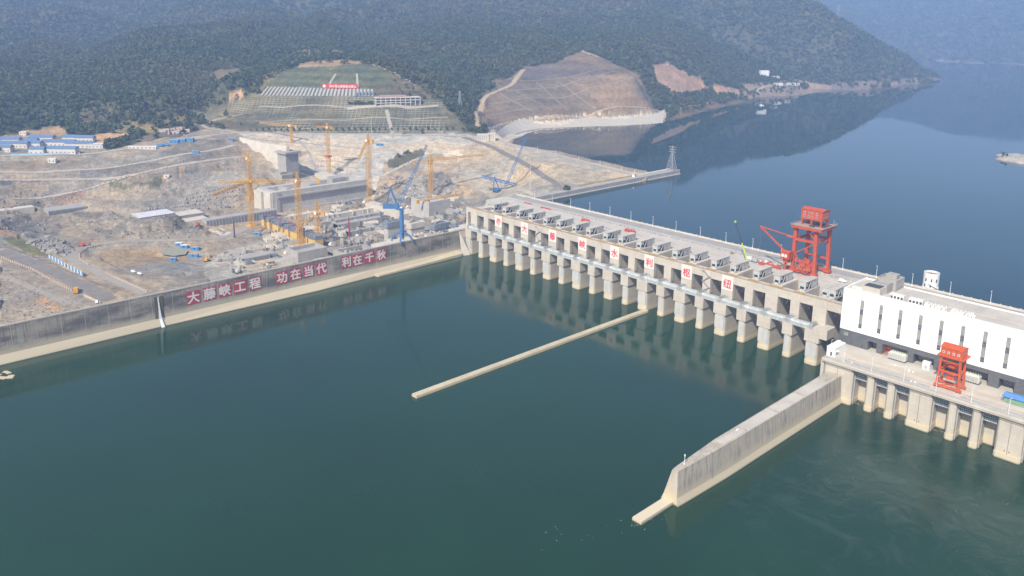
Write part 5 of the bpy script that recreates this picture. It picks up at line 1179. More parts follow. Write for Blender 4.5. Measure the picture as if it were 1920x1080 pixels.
# ------------------------------------------------------------------ things on the crest deck
lb = None
for x, y, L, lab in ((98.5,41,9,'red lifting beam on the dam deck, nearest the tower crane end'),(146,42,10.5,'red lifting beam on the dam deck, middle one of three'),(272,40.5,17,'long red lifting beam on the dam deck beside the gantry crane')):
    o = empty('lifting_beam', (x, y, CREST)); tag(o, lab, 'lifting beam', 'red lifting beams on the dam deck')
    b = MB(); b.box(-L/2,L/2,-.5,.5,.8,1.9); b.box(-L/2,L/2,-.9,.9,.4,.8)
    for s in (-.35,-.12,.12,.35): b.box(s*L-.35,s*L+.35,-1.4,1.4,.0,.8); b.box(s*L-.3,s*L+.3,-.4,.4,1.9,2.9)
    b.build('beam', R_, o)
    q = MB()
    for s in (-.45,.45): q.tube((s*L,-1.1,.7),(s*L,1.1,.7),.6,.6,10)
    q.build('roller', R_, o)
for x, y, L, lab in ((1.5,37,11,'red fabric barrier strip at the left end of the dam deck'),(17,52,10,'red barrier strip beside the crest road'),(42,50,13,'long red barrier strip beside the crest road above the second emblem panel')):
    o = MB(); o.box(-L/2,L/2,-.1,.1,.15,1.15)
    for i in range(5): o.box(-L/2+i*L/4-.08,-L/2+i*L/4+.08,-.3,.3,0,1.2)
    o = o.build('barrier_strip', M['crimson']); o.location = (x, y, CREST+.01); tag(o, lab, 'barrier')
def car(name, loc, rz, body, label, van=False, cat=None, group=None):
    o = empty(name, loc, rz); tag(o, label, cat or ('van' if van else 'car'), group)
    L, W, H = (5.0, 1.9, 2.0) if van else (4.5, 1.8, 1.5)
    b = MB(); b.loft([[(x, -W/2, .35), (x, W/2, .35), (x, W/2*.98, z*.55+.2), (x, W/2*.8, z), (x, -W/2*.8, z), (x, -W/2*.98, z*.55+.2)] for x, z in ((-L/2,.9),(-L/2+.25,H*.95 if van else 1.0),(-L*.28,H),(L*.12,H),(L*.26,1.05 if not van else 1.25),(L/2-.1,.85),(L/2,.6))]); b.build('body', body, o)
    b = MB(); b.box(-L*.3,L*.16,-W*.43,W*.43,H*.62,H*.9); b.box(L*.15,L*.22,-W*.36,W*.36,H*.62,H*.85); b.build('window', M['glass'], o)
    for x in (-L*.32, L*.31):
        for y in (-W/2+.1, W/2-.1): q = MB(); q.tube((x,y-.12,.33),(x,y+.12,.33),.33,.33,10); q.build('wheel', M['tyre'], o)
    return o
v = at(1580, 529, CREST); car('white_van', (v.x, v.y, CREST+.2), .1, M['white_paint'], 'white van parked on the dam deck before the roof plant room', True)
car('white_car', (-12, 245, CREST+.4), 1.6, M['white_paint'], 'white car at the landing where the approach wall meets the embankment')
# lime green mobile crane
f = at(1408, 490, CREST); o = empty('mobile_crane', (f.x, f.y, CREST)); tag(o, 'lime green mobile crane with its boom raised on the dam deck', 'mobile crane')
b = MB(); b.box(-5,5,-1.3,1.3,.7,1.7); b.box(3.2,5,-1.2,1.2,1.7,3.0); b.build('chassis', M['steel'], o)
for x in (-3.8,-2.4,1.6,3.6):
    for y in (-1.2,1.2): q = MB(); q.tube((x,y-.2,.55),(x,y+.2,.55),.55,.55,10); q.build('wheel', M['tyre'], o)
b = MB(); b.box(-3.2,.6,-1.1,1.1,1.75,3.2); b.build('cab', M['white_paint'], o)
b = MB(); p0, p1, p2 = px_on(o, 1400, 487), px_on(o, 1391, 456), px_on(o, 1379, 416)
b.bar(p0, p1, .9); b.build('boom', M['lime'], o); b = MB(); lattice(b, p1, p2, .9, .6, 12, .14); b.build('jib', M['dark'], o); b = MB(); b.obox(p2-Vector((0,0,.6)),1.2,.8,1.4); b.build('boom_tip', M['lime'], o)
for x, y in ((-4.5,-3),(4.5,-3),(4.5,3),(-4.5,3)): q = MB(); q.box(x-.15,x+.15,min(y,0),max(y,0),.5,.8); q.box(x-.4,x+.4,y-.4,y+.4,0,.5); q.build('outrigger', M['steel'], o)
M['reddish'] = plain('red_crates', (.45,.12,.09), .7)
for i in range(22):
    x, y = random.uniform(236,292), random.uniform(45,52.5)
    o = MB(); h_ = random.uniform(.4,1.3); o.obox((0,0,0), random.uniform(.8,2.6), random.uniform(.7,1.6), h_, random.uniform(0,3)); o.obox((random.uniform(-.5,.5),.3,h_), .7,.5,.3,random.uniform(0,3))
    o = o.build('crate', M[('reddish','white_paint','brown_wood','steel')[i % 4]]); o.location = (x, y, CREST+.02)
    tag(o, ('small red','small white','small brown','small grey')[i % 4] + ' crate among gear on the deck left of the gantry crane', 'crate', ('red','white','brown','grey')[i % 4] + ' crates on the dam deck')
# power pylon on the wall head
def pylon(loc, H, w, label, group=None):
    o = empty('power_pylon', loc); tag(o, label, 'pylon', group)
    b = MB(); lattice(b, (0,0,0), (0,0,H*.72), w, w*.24, 9, .3); lattice(b, (0,0,H*.72), (0,0,H), w*.24, w*.1, 4, .26); b.build('tower', M['steel'], o)
    for z in (.76,.86,.96):
        q = MB(); q.bar((-w*.55,0,H*z),(w*.55,0,H*z),.4,.5); q.build('cross_arm', M['steel'], o)
    return o
f = at(1276, 322, CREST); p_ = pylon((-4.5, f.y, CREST), 28.5, 9.0, 'grey lattice power pylon at the tip of the approach wall')
f = on_ground(862, 204); pylon(f, 26, 6, 'slim lattice pylon among trees between the two graded hills')
f = on_ground(1570, 40); pylon(f, 50, 12, 'lattice pylon high on the wooded mountain shoulder')
o = empty('sign_hut', (-5, 238, CREST)); tag(o, 'small white hut with a lamp at the landing of the approach wall', 'hut')
b = MB(); b.box(-1.6,1.6,-2,2,0,2.8); b.build('wall', M['white_paint'], o); b = MB(); b.box(-1.8,1.8,-2.2,2.2,2.8,3.05); b.build('roof', M['conc_grey'], o); b = MB(); b.box(1.58,1.64,-.6,.4,.3,2.2); b.build('door', M['dark'], o)
for q_, h, lab in (((994,351),24,'tall white mast lamp on the embankment face behind the dam'),((697,250),22,'tall white mast lamp beside the road under the green hill')):
    f = on_ground(*q_); lamp_post(f, h, lab, 'mast lamps on the right bank', .8)
for i, (x, y) in enumerate(((1008,281),(1042,289),(1085,300),(1125,309),(1165,319),(1190,326))):
    f = on_ground(x, y); lamp_post(f, 4.5, 'small white lamp on the embankment crest road above the reservoir', 'small lamps along the embankment crest', .4)
b = MB(); pts = [on_ground(*q) + Vector((0,0,.0)) for q in ((1100,354),(1130,346),(1160,339),(1190,334))]
M['ochre'] = plain('ochre_fence', (.5,.33,.1), .7)
f = MB()
for i in range(24): Y = 150+4*i; f.box(-9.2,-9.05,Y,Y+3.7,CREST+.2,CREST+1.3); f.box(-9.25,-9.0,Y-.1,Y+.1,CREST-.2,CREST+1.5)
o = f.build('ochre_fence', M['ochre']); tag(o, 'long ochre fence between the embankment and the approach wall', 'fence')
# ------------------------------------------------------------------ woods on the hills: far too many to count, one mass of leaf clumps
ZG = TZ.reshape(NR, NA); RG = RR
elev = (ZG + 14 - CAMP[2])/RG; run = np.maximum.accumulate((ZG - CAMP[2])/RG, axis=0)
vis = elev >= run - .004
# slope-true area of each cell
cell = (_az[1]-_az[0])*RG*(RG*(_lr[1]-_lr[0]))
D = dens.reshape(NR, NA)
def scatter(rmin, rmax, per_m2, dmin=.0):
    k = (D > dmin) & vis & (RG > rmin) & (RG < rmax) & (ZG > RES+1.2) & ~((RG > 1500) & (RG < 3400) & (ZG < RES+3))
    idx = np.argwhere(k); lam = (cell*D)[k]*per_m2; n = rng.poisson(lam); idx = np.repeat(idx, n, axis=0)
    a = _az[idx[:,0]*0 + idx[:,1]] + (rng.random(len(idx))-.5)*(_az[1]-_az[0]); lr = _lr[idx[:,0]] + (rng.random(len(idx))-.5)*(_lr[1]-_lr[0])
    r = np.exp(lr); return np.stack((CAMP[0]+np.sin(a)*r, CAMP[1]+np.cos(a)*r, ZG[idx[:,0], idx[:,1]]), -1)
def leaf_mass(name, P, rad, hgt, nq, qs, mat):
    """P tree feet; each crown is nq leaf sprays set over and inside an uneven egg shape"""
    T = len(P); R_ = rad*rng.lognormal(0, .28, T); H_ = hgt*rng.lognormal(0, .22, T)
    u = rng.normal(size=(T, nq, 3)); u /= np.linalg.norm(u, axis=-1, keepdims=True); u[..., 2] = np.abs(u[..., 2])*1.15 - .35
    rr = rng.uniform(.55, 1.05, (T, nq, 1))
    lump = 1 + .35*np.sin(u[..., :1]*5 + rng.random((T,1,1))*6)*np.sin(u[..., 1:2]*5 + rng.random((T,1,1))*6)
    c = u*rr*lump; c = c*np.stack((R_, R_, H_*.5), -1)[:, None]
    c[..., 2] += (H_*.55)[:, None]; c += P[:, None]
    n = u + rng.normal(size=u.shape)*.55; n /= np.linalg.norm(n, axis=-1, keepdims=True)
    t1 = np.cross(n, rng.normal(size=n.shape)); t1 /= np.linalg.norm(t1, axis=-1, keepdims=True); t2 = np.cross(n, t1)
    s = (qs*R_)[:, None, None]*rng.uniform(.6, 1.25, (T, nq, 1))
    V = np.stack((c - t1*s - t2*s*.7, c + t1*s - t2*s*.6, c + t1*s*.8 + t2*s, c - t1*s*.7 + t2*s*.8), 2).reshape(-1, 3)
    nf = T*nq; me = bpy.data.meshes.new(name); me.vertices.add(nf*4); me.vertices.foreach_set('co', V.ravel().astype(np.float32))
    me.loops.add(nf*4); me.loops.foreach_set('vertex_index', np.arange(nf*4, dtype=np.int32)); me.polygons.add(nf); me.polygons.foreach_set('loop_start', np.arange(0, nf*4, 4, dtype=np.int32))
    hue = rng.random(T); warm = fbm(P[:,0], P[:,1], 90, 3, 55)*1.3 + fbm(P[:,0], P[:,1], 380, 3, 56)*1.7 + (hue-.5)*.5
    base = np.array((.055, .084, .029))[None]*(1 + .75*(hue[:, None]-.5)); dry = np.array((.125, .105, .045))
    k = np.clip(warm, 0, .8)[:, None]; col = base*(1-k) + dry*k
    fc = np.repeat(np.concatenate((col, np.ones((T,1))), 1), nq*4, axis=0)
    ca = me.color_attributes.new('leaf', 'FLOAT_COLOR', 'POINT'); ca.data.foreach_set('color', fc.astype(np.float32).ravel()); me.update(); me.materials.append(mat)
    o = bpy.data.objects.new(name, me); COL.objects.link(o); tag(o, kind='stuff'); return o
m, t, b = newmat('forest_leaves'); a_ = N(t, 'ShaderNodeAttribute', attribute_name='leaf'); t.links.new(a_.outputs['Color'], b.inputs['Base Color'])
b.inputs['Roughness'].default_value = .7; b.inputs['Specular IOR Level'].default_value = .2
FL = m
near = scatter(700, 1500, 1/25, 0); mid = scatter(1500, 2300, 1/27, 0); far = scatter(2300, 4000, 1/60, 0); vfar = scatter(4000, 7500, 1/380, 0)
print('TREES', len(near), len(mid), len(far), len(vfar))
leaf_mass('forest', near, 2.7, 7, 30, .38, FL); leaf_mass('forest', mid, 2.7, 6.8, 15, .48, FL); leaf_mass('forest', far, 4.2, 8, 10, .55, FL); leaf_mass('forest', vfar, 11, 15, 10, .55, FL)
# ------------------------------------------------------------------ the building site in the drained riverbed
def block(name, x0, x1, y0, y1, z0, z1, mat, label, cat='concrete block', group=None, ribs=None, hollow=None):
    o = empty(name, (0, 0, 0)); tag(o, label, cat, group)
    b = MB()
    if hollow:
        w_, d = hollow; b.box(x0,x1,y0,y0+w_,z0,z1); b.box(x0,x1,y1-w_,y1,z0,z1); b.box(x0,x0+w_,y0+w_,y1-w_,z0,z1-.02); b.box(x1-w_,x1,y0+w_,y1-w_,z0,z1-.02); b.box(x0+w_,x1-w_,y0+w_,y1-w_,z0,z1-d)
    else: b.box(x0,x1,y0,y1,z0,z1)
    b.build('body', mat, o)
    if ribs:
        b = MB(); n = int((y1-y0)/ribs)
        for i in range(n): b.box(x1+.02, x1+.5, y0+i*ribs+.3, y0+i*ribs+.3+ribs*.35, z0, z1-.4)
        b.build('formwork', M['steelblue'], o)
    return o
M['steelblue'] = plain('blue_grey_formwork', (.20, .225, .26), .6, var=.35, sc=.6)
M['conc_new'] = concrete('fresh_concrete', (.46,.44,.405), (.3,.28,.25), .5)
o = block('lock_block', -268, -233, -78, 40, 2, 29, M['conc_new'], 'large unfinished concrete lock block behind the yellow cranes', hollow=(7, 5))
b = MB(); b.box(-266, -250, -82.5, -78, 2, 27.5); b.box(-249, -234, -80, -78, 2, 28.6); b.build('buttress', M['conc_pale'], o)
b = MB(); b.box(-232.9, -230.5, -73, 38, 22.5, 24.2); b.box(-232.9, -229.5, -60, 30, 2, 9); b.box(-232.9, -231.9, -74, -70, 2, 28); b.build('ledge', M['conc_grey'], o)
for bb in ((-262,-240,-30,-18,24,31),(-258,-246,2,20,24,32.5),(-255,-236,-60,-55,24,30.5)): b = MB(); b.box(*bb); b.build('upper_frame', M['conc_grey'], o)
block('low_wall', -224, -213, -158, -84, 3, 15.5, M['conc_grey'], 'long low concrete wall with ribbed formwork left of the lock block', 'concrete wall', ribs=3.2)
block('low_slab', -240, -225, -178, -150, 5, 14.5, M['conc_pale'], 'pale topped concrete slab left of the long low wall')
block('formwork_block', -85, -71, -217, -176, 3, 9.5, M['conc_pale'], 'flat pale concrete block with ribbed steel formwork beside the guide wall', ribs=2.4)
block('formwork_block', -92, -80, -185, -160, 4, 11.5, M['conc_grey'], 'blue ribbed formwork block beside the sloping ramp', ribs=1.8)
o = MB(); o.add([(-78,-170,5),(-70,-170,5),(-52,-150,14),(-60,-146,14),(-78,-170,2),(-70,-170,2),(-52,-150,2),(-60,-146,2)], [(0,1,2,3),(0,4,5,1),(1,5,6,2),(2,6,7,3),(3,7,4,0)]); o = o.build('ramp', M['conc_grey']); tag(o, 'sloping concrete ramp by the guide wall top', 'ramp')
block('control_block', -70, -50, -150, -122, 2, 17, M['conc_grey'], 'dark sided concrete box right of the sloping ramp', hollow=(2, 3))
block('basin_wall', -48, -22, -118, -88, 2, 14, M['conc_grey'], 'open topped concrete basin between yellow cranes and guide wall', hollow=(2.2, 6))
block('flat_slab', -44, -18, -82, -52, 2, 13.5, M['conc_pale'], 'broad pale slab left of the blue crane foot')
block('hut_block', -128, -98, 24, 52, 8, 27, M['conc_new'], 'pale concrete control block behind the low yellow crane', hollow=(2, 3))
block('white_stub', -325, -290, 22, 36, 12, 26, M['conc_pale'], 'pale concrete stub wall under the raised-boom crane')
block('long_beam', -190, -120, 8, 15, 4, 13, M['conc_pale'], 'long pale concrete beam behind the crowded pit floor', 'concrete beam')
block('long_beam', -150, -60, 46, 53, 8, 17, M['conc_grey'], 'long grey concrete beam near the left dam end', 'concrete beam')
block('pale_platform', -205, -175, -160, -148, 4, 8.5, M['conc_pale'], 'low pale platform in front of the long low wall')
# half-built piers by the dam end
for i, (x, y, z1) in enumerate(((-64,-46,25),(-52,-28,23.5),(-40,-10,22),(-28,6,20.5))):
    o = empty('half_built_pier', (x, y, 0)); tag(o, ('tallest dark-capped','second','third','shortest')[i] + ' half built concrete pier in the row right of the blue crane', 'pier', 'half built piers by the dam end')
    b = MB(); b.prism(rounded(-3.2,3.2,-7,9,1.6), 0, z1-5); b.build('shaft', M['conc_new'], o)
    b = MB(); b.prism(rounded(-4.0,4.0,-8,10,1.6), z1-5, z1); b.build('formwork', M['steelblue'] if i != 1 else M['conc_pale'], o)
    b = MB()
    for j in range(7): b.bar((random.uniform(-3,3),random.uniform(-6,8),z1),(random.uniform(-3,3),random.uniform(-6,8),z1+2.2),.22)
    b.build('rebar', M['dark'], o)
# eight yellow-clad piers
M['clad'] = plain('ochre_cladding', (.60,.40,.13), .8, var=.15)
ords = ['leftmost','second','third','fourth','fifth','sixth','seventh','rightmost']
for i, (px_, wd) in enumerate(((493,6),(503,6),(517,12),(527,7),(537.5,7),(551,13),(572,7),(585,12))):
    f = at(px_, 428+(px_-493)*.415, 5.5); o = empty('yellow_pier', (f.x, f.y, 4.5)); tag(o, ords[i] + ' ochre clad pier with grey formwork top in the row of eight', 'pier', 'row of ochre clad piers in the pit')
    b = MB(); b.box(-wd/2, wd/2, 0, 8, 0, 10.5); b.build('cladding', M['clad'], o)
    b = MB(); b.box(-wd/2-.3, wd/2+.3, -.4, 8.4, 10.5, 13.6)
    for j in range(int(wd/1.6)): b.box(-wd/2-.2+j*1.6, -wd/2+.3+j*1.6, -.8, -.4, 9.9, 13.9)
    b.build('formwork', M['steelblue'], o)
    b = MB()
    for j in range(8): xx, yy = random.uniform(-wd/2,wd/2), random.uniform(0,8); b.bar((xx,yy,13.6),(xx+random.uniform(-.3,.3),yy,15.6+random.random()),.2)
    b.build('rebar', M['crimson'], o)
# grey retaining wall that runs to the gate tower
a0, a1 = at(447,263,52), at(540,300,46)
o = empty('retaining_wall', (0,0,0)); tag(o, 'long pale retaining wall running down to a square gate tower', 'retaining wall')
d_ = Vector((a1.x-a0.x, a1.y-a0.y, 0)).normalized(); s_ = Vector((d_.y, -d_.x, 0))
b = MB(); T0, T1 = at(447,250,58), at(535,272,56)
pts = []
for f_, ht in ((0, 6), (.5, 12), (1, 22)):
    p = a0.lerp(a1, f_); top = p.z + ht*.75; bt = p.z - ht*.8
    pts.append([p + s_*5 + Vector((0,0,bt-p.z)), p + s_*1.0 + Vector((0,0,top-p.z)), p - s_*2.5 + Vector((0,0,top-p.z)), p - s_*2.5 + Vector((0,0,bt-p.z))])
b.loft(pts); b.build('body', M['conc_pale'], o)
g0 = at(541, 318, 34)
b = MB(); b.obox((g0.x, g0.y, 14), 17, 17, 40, .1); b.obox((g0.x, g0.y, 54), 22, 21, 2.2, .1); b.build('tower', M['conc_grey'], o)
for (x, y, z), (dx, dy, dz) in (((-318,-22,14),(22,16,17)),((-300,-14,12),(18,20,12)),((-330,-40,14),(12,22,10))):
    o = MB(); o.obox((x,y,z),dx,dy,dz,.15); o.obox((x+4,y-3,z+dz),dx*.4,dy*.5,3,.15); o = o.build('stepped_block', M['conc_grey']); tag(o, 'grey stepped concrete block below the square gate tower, %s' % ('tallest' if dz == 17 else 'middle sized' if dz == 12 else 'lowest'), 'concrete block')
# covered slabs at the foot of the rock slope
M['sheet'] = plain('pale_lilac_sheet', (.62,.60,.64), .5, var=.2, sc=.5)
for q, ln, wd, lab, mt in (((288,406),34,22,'pale striped sheeting over a slab below the rock slope','sheet'),((348,405),30,20,'pale flat slab right of the striped sheeting','conc_pale')):
    f = on_ground(*q); o = empty('covered_slab', (f.x, f.y, f.z+.5)); tag(o, lab, 'slab'); b = MB(); b.box(-wd/2,wd/2,-ln/2,ln/2,-5,2.6); b.build('slab', M['conc_grey'], o)
    b = MB()
    for i in range(9): b.box(-wd/2-.3, wd/2+.3, -ln/2+i*ln/9, -ln/2+(i+.86)*ln/9, 2.62, 2.8)
    b.build('cover', M[mt], o)
block('old_culvert', -365, -345, -262, -226, 8, 17, M['conc_grey'], 'grey culvert block with ribbed side at the foot of the left slope', 'culvert', ribs=2.2)
block('old_culvert', -372, -362, -300, -270, 10, 20, M['conc_pale'], 'short pale wall left of the ribbed culvert', 'culvert')
# lines of anchor blocks on the slopes (many small heads set in rows)
def anchors(name, corners, nx, ny, size, mat):
    b = MB()
    for i in range(nx):
        for j in range(ny):
            if random.random() < .18: continue
            u, v = (i+.5*(j % 2)+random.uniform(-.12,.12))/nx, (j+random.uniform(-.1,.1))/max(1, ny-1)
            x = (1-v)*((1-u)*corners[0][0]+u*corners[1][0]) + v*((1-u)*corners[3][0]+u*corners[2][0]); y = (1-v)*((1-u)*corners[0][1]+u*corners[1][1]) + v*((1-u)*corners[3][1]+u*corners[2][1])
            f = on_ground(x, y); b.obox((f.x, f.y, f.z-.4), size, size, size*.9, .8)
    o = b.build(name, mat); tag(o, kind='stuff'); return o
anchors('anchor_blocks', [(345,368),(452,345),(440,388),(345,392)], 24, 5, 2.0, M['conc_grey'])
anchors('anchor_blocks', [(280,392),(345,388),(345,396),(285,400)], 14, 2, 1.8, M['conc_grey'])
anchors('anchor_blocks', [(600,292),(700,300),(700,316),(590,312)], 20, 3, 1.5, M['conc_grey'])
anchors('anchor_blocks', [(610,335),(690,335),(690,365),(640,365)], 14, 4, 1.7, M['conc_grey'])
anchors('anchor_blocks', [(470,255),(640,262),(640,272),(500,266)], 30, 2, 1.3, M['conc_grey'])
# rubble: thousands of stones over the diggings
def stones(name, poly, n, lo, hi, mat):
    xs = [p[0] for p in poly]; ys = [p[1] for p in poly]; V = []; F = []; c = 0; tries = 0
    cube = np.array([(-1,-1,-.6),(1,-1,-.6),(1,1,-.6),(-1,1,-.6),(-.7,-.7,.8),(.7,-.7,.8),(.7,.7,.8),(-.7,.7,.8)]); q = [(3,2,1,0),(4,5,6,7),(0,1,5,4),(1,2,6,5),(2,3,7,6),(3,0,4,7)]
    P = np.stack((rng.uniform(min(xs), max(xs), n*4), rng.uniform(min(ys), max(ys), n*4)), -1); P = P[inpoly(P, poly)][:n]
    for x, y in P:
        d = ray(x, y); f = None
        # quick walk along the sight line on the coarse survey
        f = on_ground_fast(x, y)
        if f is None: continue
        s = lo + (hi-lo)*rng.random()**3; v = (cube + rng.normal(0,.22,(8,3)))*s*np.array((1, rng.uniform(.6,1.2), rng.uniform(.5,1))); a = rng.random()*6.28; ca, sa = math.cos(a), math.sin(a)
        v = np.stack((v[:,0]*ca - v[:,1]*sa, v[:,0]*sa + v[:,1]*ca, v[:,2]), -1) + np.array((f[0], f[1], f[2]))
        V += [tuple(k) for k in v]; F += [tuple(i+c for i in k) for k in q]; c += 8
    o = MB(); o.v = V; o.f = F; o.m = [0]*len(F); o = o.build(name, mat); tag(o, kind='stuff'); return o
_PXG = proj(np.stack((TX, TY, TZ), -1)).reshape(NR, NA, 2); _vis = vis = ((TZ.reshape(NR, NA)+1 - CAMP[2])/RR >= np.maximum.accumulate((TZ.reshape(NR, NA) - CAMP[2])/RR, axis=0) - 1e-4)
_bin = {}
_k = np.argwhere(_vis & (RR < 1700) & (_PXG[..., 0] > -30) & (_PXG[..., 0] < 1300))
for (i, j) in _k[::1]:
    _bin[(int(_PXG[i,j,0]//4), int(_PXG[i,j,1]//3))] = (i, j)
def on_ground_fast(x, y):
    q = _bin.get((int(x//4), int(y//3)))
    if q is None: return None
    i, j = q; k = i*NA+j; X = TX[k] + random.uniform(-2,2); Y = TY[k] + random.uniform(-2,2); return (X, Y, ground_z(X, Y))
PIT = [(480,440),(560,420),(640,380),(700,385),(760,372),(870,375),(872,432),(800,446),(700,470),(620,492),(560,478)]
stones('rubble', PIT, 1500, .3, 1.2, M['rock'])
stones('rubble', [(130,365),(200,340),(330,318),(420,332),(480,350),(470,402),(380,400),(280,398),(170,392)], 700, .25, 1.1, M['rock'])
stones('rubble', [(140,410),(330,402),(400,425),(380,446),(200,452)], 380, .3, 1.6, M['rock'])
stones('rubble', [(60,455),(90,448),(130,458),(128,478),(85,474)], 90, 1.5, 5.0, M['rock'])
stones('rubble', [(0,360),(130,360),(150,400),(60,440),(0,440)], 330, .3, 1.9, M['rock'])
stones('rubble', [(720,330),(800,325),(860,340),(870,375),(760,372),(700,372)], 600, .4, 2.4, M['rock'])
stones('rubble', [(0,290),(430,262),(470,300),(200,345),(0,360)], 500, .25, 1.0, M['rock'])
stones('rubble', [(0,500),(110,560),(200,600),(0,605)], 500, .25, .9, M['rock'])
# ------------------------------------------------------------------ stores lying about: stacks one could carry off
def kind_mesh(k):
    b = MB()
    if k == 0:
        for i in range(5): b.box(-3+random.uniform(-.3,.3),3,-1+i*.42,-.65+i*.42,0,.5+random.random()*.9)
        return b, 'timber_stack', 'brown_wood', 'weathered stack of formwork timber among the clutter of the pit', 'timber stacks in the pit', 'timber stack'
    if k == 1:
        for i in range(6): b.tube((-5,-1+i*.38,.25+.1*(i%2)),(5,-1+i*.38+random.uniform(-.3,.3),.25+.1*(i%2)),.16,.16,5)
        for i in range(4): b.box(-4+i*2.6,-3.7+i*2.6,-1.3,1.3,0,.2)
        return b, 'rebar_bundle', 'rust', 'rusty bundle of steel bars lying in the pit', 'rusty bar bundles in the pit', 'steel bars'
    if k == 2:
        b.box(-2.2,2.2,-1.2,1.2,0,1.7); [b.box(-2.2+i*.9,-1.9+i*.9,-1.35,1.35,0,1.95) for i in range(5)]
        return b, 'formwork_panel_stack', 'steelblue', 'stack of blue grey steel formwork in the pit', 'steel formwork stacks in the pit', 'formwork'
    if k == 3:
        b.box(-4.5,4.5,-.9,.9,0,1.6); b.box(-4.5,-3.7,-1.5,1.5,0,3.4); b.box(3.2,4.1,-1.3,1.3,0,2.7)
        return b, 'concrete_footing', 'conc_grey', 'short grey concrete footing wall in the crowded pit', 'concrete footings in the pit', 'footing'
    if k == 4:
        b.box(-1.1,1.1,-.9,.9,0,1.1); b.box(-.5,1.3,-.3,1.2,1.1,1.7); b.box(.9,2.2,-.9,.1,0,.8)
        return b, 'white_sack_pile', 'white_paint', 'small pile of white sacks on the pit floor', 'white sack piles in the pit', 'sacks'
    b.box(-6,6,-4,4,0,.9); [b.box(-6,6,-4+i*2.6,-3.6+i*2.6,.9,2.1) for i in range(4)]
    return b, 'concrete_raft', 'conc_pale', 'pale concrete raft with upstand ribs in the pit', 'concrete rafts in the pit', 'concrete raft'
protos = []
for k in range(6):
    b, nm, mt, lab, grp, cat = kind_mesh(k); o = b.build(nm, M[mt]); tag(o, lab, cat, grp); protos.append(o)
used = [False]*6
PP = np.stack((rng.uniform(470, 875, 3000), rng.uniform(372, 495, 3000)), -1); PP = PP[inpoly(PP, PIT)]
PP2 = np.stack((rng.uniform(400, 700, 600), rng.uniform(440, 520, 600)), -1); PP2 = PP2[inpoly(PP2, [(420,470),(560,460),(660,475),(560,500),(440,515),(390,500)])][:45]
cnt = 0
for (x, y) in list(PP[:420]) + list(PP2):
    f = on_ground_fast(x, y)
    if f is None: continue
    k = int(rng.choice(6, p=(.22,.16,.17,.22,.1,.13))); src = protos[k]
    o = src if not used[k] else copy_tree(src); used[k] = True
    o.location = (f[0], f[1], f[2]-.15); o.rotation_euler = (0, 0, random.choice((0, math.pi/2)) + random.gauss(0, .12)); s = random.uniform(.7, 1.5); o.scale = (s, s*random.uniform(.8,1.2), random.uniform(.8, 1.9)); cnt += 1
# walls of the future lock chambers: long footings in step with the river
for i, (x0, x1, y0, y1, z1) in enumerate(((-180,-174,-60,10,10.5),(-160,-155,-70,20,9.5),(-140,-132,-62,-10,11),(-205,-198,-90,-40,10),(-120,-80,-40,-35,11),(-110,-70,-20,-15,12.5),(-150,-112,26,31,12),(-104,-100,-70,-30,11.5),(-85,-62,-75,-70,11),(-200,-182,20,26,11))):
    o = MB(); o.box(x0,x1,y0,y1,1,z1); n = int(max(x1-x0,y1-y0)/6)
    for j in range(n):
        if random.random() < .6: continue
        if x1-x0 > y1-y0: o.box(x0+j*6,x0+j*6+1.2,y0-.8,y1+.8,1,z1+random.uniform(.2,2))
        else: o.box(x0-.8,x1+.8,y0+j*6,y0+j*6+1.2,1,z1+random.uniform(.2,2))
    o = o.build('chamber_wall', M['conc_grey'] if i % 3 else M['conc_pale']); tag(o, 'long ribbed concrete footing on the pit floor, %s' % ('in step with the river' if y1-y0 > x1-x0 else 'in step with the dam'), 'concrete wall', 'footings ' + ('along the river' if y1-y0 > x1-x0 else 'along the dam'))
# masts, huts, vehicles
def hut(q, L, W, H, mat, roof, label, rz=None, cat='hut', group=None, gable=0.0, z=None):
    f = on_ground(*q) if z is None else at(*q, z); o = empty('site_hut' if cat == 'hut' else cat.replace(' ', '_'), f, -YAW if rz is None else rz); tag(o, label, cat, group)
    b = MB(); b.box(-L/2,L/2,-W/2,W/2,-.8,H); b.build('wall', M[mat], o)
    b = MB()
    if gable: b.add([(-L/2-.4,-W/2-.5,H),(L/2+.4,-W/2-.5,H),(L/2+.4,W/2+.5,H),(-L/2-.4,W/2+.5,H),(-L/2-.4,0,H+gable),(L/2+.4,0,H+gable)], [(0,1,5,4),(2,3,4,5),(1,2,5),(3,0,4),(3,2,1,0)])
    else: b.box(-L/2-.2,L/2+.2,-W/2-.2,W/2+.2,H+.01,H+.25)
    b.build('roof', M[roof], o)
    nw = max(1, int(L/4.5))
    for fl in range(max(1, int(H/3))):
        for i in range(nw):
            q_ = MB(); X = -L/2+L*(i+.5)/nw; q_.box(X-.6,X+.6,-W/2-.05,-W/2-.01,fl*3+1,fl*3+2.3); q_.build('window', M['glass'], o)
    return o
M['hutblue'] = plain('site_blue', (.06,.22,.45), .55)
M['cream'] = plain('cream_wall', (.55,.535,.49), .7, var=.1)
